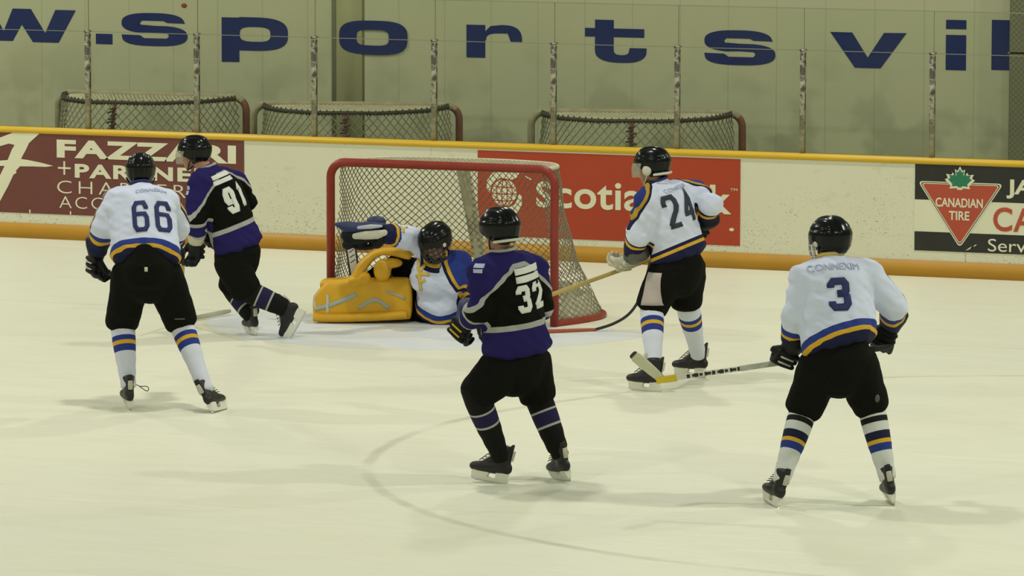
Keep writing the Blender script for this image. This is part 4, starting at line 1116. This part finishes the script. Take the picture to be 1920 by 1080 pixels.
# --- goaltender
def strokes(lines, th):
    vs, fs = [], []
    for pts in lines:
        pts = [V(p) for p in pts]; P_ = []
        for i, p in enumerate(pts):
            P_.append(p)
            if i < len(pts)-1:
                n = max(1, int((pts[i+1]-p).length/.02)); P_ += [p.lerp(pts[i+1], j/n) for j in range(1, n)]
        b0 = len(vs)
        for i, p in enumerate(P_):
            d = (P_[min(i+1, len(P_)-1)]-P_[max(i-1, 0)]).normalized(); nn = V((-d.y, d.x))*th/2
            for q in (-1, 0, 1): e = p+nn*q; vs.append((e.x, e.y))
        for i in range(len(P_)-1):
            for q in range(2): a = b0+i*3+q; fs.append((a, a+1, a+4, a+3))
    return vs, fs
b = Plane(820, 606)
J = dict(P=b(828, 576, .17), N=b(826, 480, -.10), H=b(817, 455, -.22), SR=b(783, 452, -.10), SL=b(862, 492, .0), ER=b(737, 440, -.24), WR=b(704, 439, -.36), GR=b(660, 438, -.42),
         EL=b(890, 548, -.06), WL=b(885, 592, -.18), GL=b(880, 610, -.28), KL=b(757, 578, .32), KR=b(752, 492, .20), hem=b(822, 580, .08), backdir=view_dir(.45, .85))
gl = player(dict(id=0, J=J, ground=b.g, seed=31.0, label='person sprawled in the goal mouth wearing gold leg pads, white jersey and caged black helmet', face=view_dir(-.62, -.62, -.42), headup=view_dir(.12, .2, 1), hips=view_dir(-.35, .45, .75),
    skates=dict(L=(b(604, 572, .36), view_dir(0, 1, .15), view_dir(1, 0, .05)), R=(b(616, 566, .40), view_dir(0, 1, .15), view_dir(.87, -.1, .5))),
    jersey=M['white_jersey'], collar=M['num_navy'], yfun=lambda xs, g: min(xs-.03-.55*max(0, -g), g+.20) if xs > 0 else min(g+.02, .13+xs), yoke=(-.03, .9, .06, 0), sock=M['dark_sock'], hemw=(.225, .175), girth=.98, hoff=.05, pantl=-.04,
    gloves=dict(L=(M['glove_black'], M['glove_pale'], RH), R=None), helmet=dict(size=1.12, cage=M['shaft_black'], guard=False),
    decals=[('emblem', strokes([[(-.05, .12), (.0, .02), (.0, -.13)], [(-.035, -.02), (.0, .01), (.085, .005)], [(.04, .085), (.0, .02)], [(.0, -.06), (.055, -.035)]], .028), (787, 515), M['emblem'], dict(n=view_dir(-.55, -.8), r=RH)),
            ('sleeve_mark', strokes([[(-.03, .02), (0, 0), (.03, .02)], [(0, 0), (0, -.04)]], .018), (757, 428), M['emblem'], dict(n=view_dir(0, -1, .3), r=RH))]))
def kid(name, me_or_bm, m, parent, ground):
    o = from_bm(name, me_or_bm, m, parent) if isinstance(me_or_bm, bmesh.types.BMesh) else link(name, me_or_bm, m, parent)
    o.data.transform(Matrix.Translation(-V((ground.x, ground.y, 0)))); return o
G0 = b.g
# leg pad lying on the ice, its face towards the stands
a0 = ice_pt(588, 606); a1 = a0 + RH*(180/241) + UP*.012; ax = (a1-a0).normalized(); dn_ = UP.cross(ax); dn_ = dn_ if dn_.dot(FH) > 0 else -dn_
ln = (a1-a0).length
bm = bmesh.new(); rs = []
for t, hh, dep in ((.012, .105, .05), (.06, .125, .060), (.13, .15, .068), (.20, .158, .072), (.5, .165, .075), (.8, .168, .075), (.97, .166, .072), (1.0, .160, .066)):
    rs.append((a0 + ax*(ln*t) + UP*(hh+.012) + dn_*.07, hh, dep, UP, ax))
tube(bm, rs, 28, sq=.45, flat=True)
me = fuse(bm, .010, 3)
pv = bvh_of(me); pad = kid('leg_pad', me, M['goldpad'], gl, G0)
bm = bmesh.new(); pipe(bm, catmull([a0 + ax*.0 + UP*.045 + dn_*.01, a0 + ax*.18 + UP*.040 - dn_*.012, a0 + ax*.45 + UP*.045 - dn_*.014, a0 + ax*(ln-.02) + UP*.055 - dn_*.010], 8), .034, 12)
kid('roll', bm, M['goldpad'], pad, G0)
def on_pad(name, lines, th, m):
    c0 = b(680, 560, 0); L = [[((x-680)/241, (560-y)/241) for x, y in l] for l in lines]
    o = project(name, strokes(L, th), c0, RH, UP, -FH, pv, m, pad, .004); o.data.transform(Matrix.Translation(-V((G0.x, G0.y, 0))))
on_pad('stripe', [[(590, 580), (620, 572), (650, 560), (668, 551)]], .036, M['goldpad_grey'])
on_pad('chevron', [[(672, 578), (690, 566), (703, 561), (714, 566), (730, 578)]], .030, M['goldpad_grey'])
on_pad('upper_stripe', [[(724, 545), (745, 553), (760, 560)]], .018, M['goldpad_grey'])
on_pad('strap', [[(614, 552), (614, 590)]], .022, M['strap_pale'])
on_pad('toe_strap', [[(594, 548), (588, 562)], [(588, 562), (592, 582)]], .018, M['strap_pale'])
# the bent second pad
bm = bmesh.new()
pth = catmull([b(770, 478, .12), b(738, 470, .12), b(706, 474, .12), b(682, 496, .13), b(664, 520, .14), b(640, 530, .16), b(606, 533, .18)], 5)
tube(bm, [(p, .135, .034 + .008*math.sin(i*.5), FH) for i, p in enumerate(pth)], 18, sq=.4, flat=True)
pad2 = kid('leg_pad', fuse(bm, .010, 4), M['goldpad'], gl, G0)
bm = bmesh.new(); ellipsoid(bm, b(717, 507, -.0), .070, .07, .088, RH, FH, UP); ellipsoid(bm, b(735, 493, .02), .085, .06, .04, RH, FH, UP); kid('knee_cup', fuse(bm, .009, 4), M['goldpad'], pad2, G0)
bm = bmesh.new(); ellipsoid(bm, b(683, 523, .02), .055, .06, .060, RH, FH, UP); ellipsoid(bm, b(664, 530, .02), .05, .05, .05, RH, FH, UP); kid('calf_wing', fuse(bm, .009, 4), M['goldpad'], pad2, G0)
# catching glove
bm = bmesh.new()
ellipsoid(bm, b(670, 442, -.42), .130, .075, .072, RH, FH, UP); ellipsoid(bm, b(652, 459, -.42), .045, .05, .040, RH, FH, UP); ellipsoid(bm, b(682, 464, -.40), .085, .05, .022, RH, FH, UP); ellipsoid(bm, b(706, 452, -.38), .06, .06, .06, RH, FH, UP)
cg = kid('catching_glove', fuse(bm, .008, 3), M['glove_black'], gl, G0)
bm = bmesh.new(); tube(bm, [(b(629, 420, -.42), .012, .035, UP), (b(650, 426, -.43), .046, .07, UP), (b(676, 428, -.43), .046, .085, UP), (b(700, 424, -.42), .040, .08, UP), (b(722, 420, -.40), .010, .05, UP)], 16); kid('webbing', fuse(bm, .008, 3), M['glove_navy'], cg, G0)
bm = bmesh.new(); tube(bm, [(b(664, 443, -.50), .022, .016, UP), (b(685, 441, -.51), .034, .02, UP), (b(708, 440, -.50), .034, .02, UP), (b(722, 436, -.46), .024, .02, UP)], 12); kid('cuff', bm, M['glove_pale'], cg, G0)
bm = bmesh.new(); tube(bm, [(b(672, 427, -.52), .012, .012, UP), (b(695, 425, -.53), .018, .014, UP), (b(715, 424, -.50), .010, .012, UP)], 12); kid('trim', bm, mat('glove_silver', (.42, .44, .46), .5), cg, G0)
bm = bmesh.new(); ellipsoid(bm, b(706, 415, -.37), .075, .06, .042, RH, FH, UP); kid('thumb_guard', bm, M['glove_navy'], cg, G0)

# ------------------------------------------------------------------ sticks
def bar(bm, pts, hw, hh, side):
    tube(bm, [(p, hw, hh, side) for p in pts], 12, sq=.6, flat=True)
def stick(label, pts, shaft_m, side, blade=None, hw=.011, hh=.016, group=None):
    root = bpy.data.objects.new('hockey_stick', None); COL.objects.link(root); tag(root, label, 'stick', group)
    g = V(pts[-1]); root.location = g
    bm = bmesh.new(); bar(bm, [p-g for p in pts], hw, hh, side); from_bm('shaft', bm, shaft_m, root)
    return root, g
def blade(root, g, p0, p1, m, height, upv, thick=.007, bend=V((0, 0, 0)), name='blade', t0=0, t1=1):
    bm = bmesh.new(); rs = []
    for i in range(9):
        t = t0+(t1-t0)*i/8; h = height*(.75+.25*math.sin(min(1, t*1.4)*math.pi/2))*(1 if t < .9 else 1-.35*(t-.9)/.1)
        rs.append((p0.lerp(p1, t) + bend*(t*t) - g, h/2, thick, upv))
    tube(bm, rs, 14, sq=.4, flat=True); return from_bm(name, bm, m, root)
# cream bladed stick of the nearest player on the right
b = Plane(1555, 946)
top, low, heel = b(1662, 650, .42), b(1462, 680, .30), b(1242, 712, .34)
axis = (heel-top).normalized(); top = low - axis*.68
r3, g = stick('cream taped stick with yellow band held out left by the player in jersey 3', [top, low, heel], M['shaft_white'], FH)
tip = b(1186, 664, .30)
blade(r3, g, heel, tip, M['tape_cream'], .068, RH, .008)
blade(r3, g, heel + (tip-heel)*.0, tip, M['shaft_black'], .074, RH, .010, name='tip_tape', t0=.96, t1=1.01)
bm = bmesh.new(); bar(bm, [b(1232, 713, .34)-g, b(1268, 708.5, .34)-g], .017, .022, FH); from_bm('yellow_band', bm, M['stick_yellow'], r3)
bm = bmesh.new(); bar(bm, [low-axis*.02-g, low+axis*.24-g], .0125, .0175, FH); from_bm('dark_sleeve', bm, mat('grey_shaft', (.44, .44, .36), .5, vary=.5, bscale=25), r3)
bm = bmesh.new()
for i in range(14):
    p = low.lerp(heel, .30+.036*i); q = p + axis*(.010 + .012*((i*7) % 3)/2); bar(bm, [p-g, q-g], .0125, .009+.004*(i % 2), FH)
bmesh.ops.translate(bm, verts=bm.verts, vec=-FH*.0); from_bm('lettering', bm, M['shaft_black'], r3)
bm = bmesh.new(); bar(bm, [top-g, top+axis*.16-g], .015, .020, FH); from_bm('grip_tape', bm, M['shaft_black'], r3)
# wooden stick of number 24
b = Plane(1255, 722)
p1, p2 = b(1226, 484, .22), b(1033, 553, .02); ax2 = (p2-p1).normalized(); p0 = p1 - ax2*.25; p3 = p2 + ax2*.22
r24, g = stick('wooden stick held by the left glove of the player in jersey 24', [p0, p1, p2, p3], M['wood'], FH, hw=.011, hh=.015)
blade(r24, g, p3, p3 - RH*.26 - UP*.03 + FH*.03, M['wood'], .065, UP)
# black and red stick resting on the ice beside the goal
b = Plane(1112, 621)
pts = catmull([b(1222, 478, .0), b(1212, 520, .0), b(1200, 558, .0), b(1180, 588, 0), b(1150, 607, 0), b(1112, 619, 0)], 6)
rr, g = stick('black bent stick with red blade resting on the ice right of the goal', pts, M['shaft_black'], FH, hw=.011, hh=.011)
bm = bmesh.new(); c0 = ice_pt(1116, 621); c1 = ice_pt(985, 627)
blade(rr, g, c0 + UP*.014, c1 + UP*.018, M['stick_red'], .030, UP, .012)
bm.free()
# stick blade of number 91
b = Plane(470, 622)
p0 = b(343, 486, -.02)
p1 = ice_pt(338, 606) + UP*.02
r91, g = stick('pale worn stick of the player in jersey 91 with its blade on the ice', [p0 - (p1-p0)*.12, p0, p1], M['wood'], FH)
q1, q2, q3 = ice_pt(388, 604) + UP*.03, ice_pt(432, 590) + UP*.03, None
blade(r91, g, p1, q2, mat('worn_blade', (.50, .49, .36), .7), .040, UP, .007, bend=V((0, 0, .0)))
# goaltender's paddle behind the pads
b = Plane(820, 606)
root = bpy.data.objects.new('goalie_stick', None); COL.objects.link(root); tag(root, 'white goalie stick paddle with black edges standing under the catching glove', 'stick')
g = b(676, 596, .36); g.z = 0; root.location = g
t_, m_ = b(656, 452, .36)-g, V((0, 0, .03)); 
bm = bmesh.new(); bar(bm, [t_, m_], .036, .009, RH); from_bm('paddle', bm, M['shaft_white'], root)
sd = (RH - (t_-m_).normalized()*RH.dot((t_-m_).normalized())).normalized()
for q in (-1, 1):
    bm = bmesh.new(); bar(bm, [t_ + sd*.036*q, m_ + sd*.036*q], .008, .011, RH); from_bm('edge_tape', bm, M['shaft_black'], root)
bm = bmesh.new()
for i in range(3): z = .55-.07*i; p = m_.lerp(t_, z+.3); bar(bm, [p - sd*.018, p + sd*.018 + UP*.02], .006, .0105, UP)
from_bm('paddle_mark', bm, mat('paddle_grey', (.15, .15, .14), .5), root)
bm = bmesh.new(); tube(bm, [(m_ + UP*.02 - RH*.02, .045, .01, UP), (m_ + UP*.02 + RH*.2 + FH*.04, .05, .01, UP), (m_ + UP*.02 + RH*.36 + FH*.09, .045, .01, UP)], 12, sq=.4, flat=True); from_bm('blade', bm, M['shaft_white'], root)
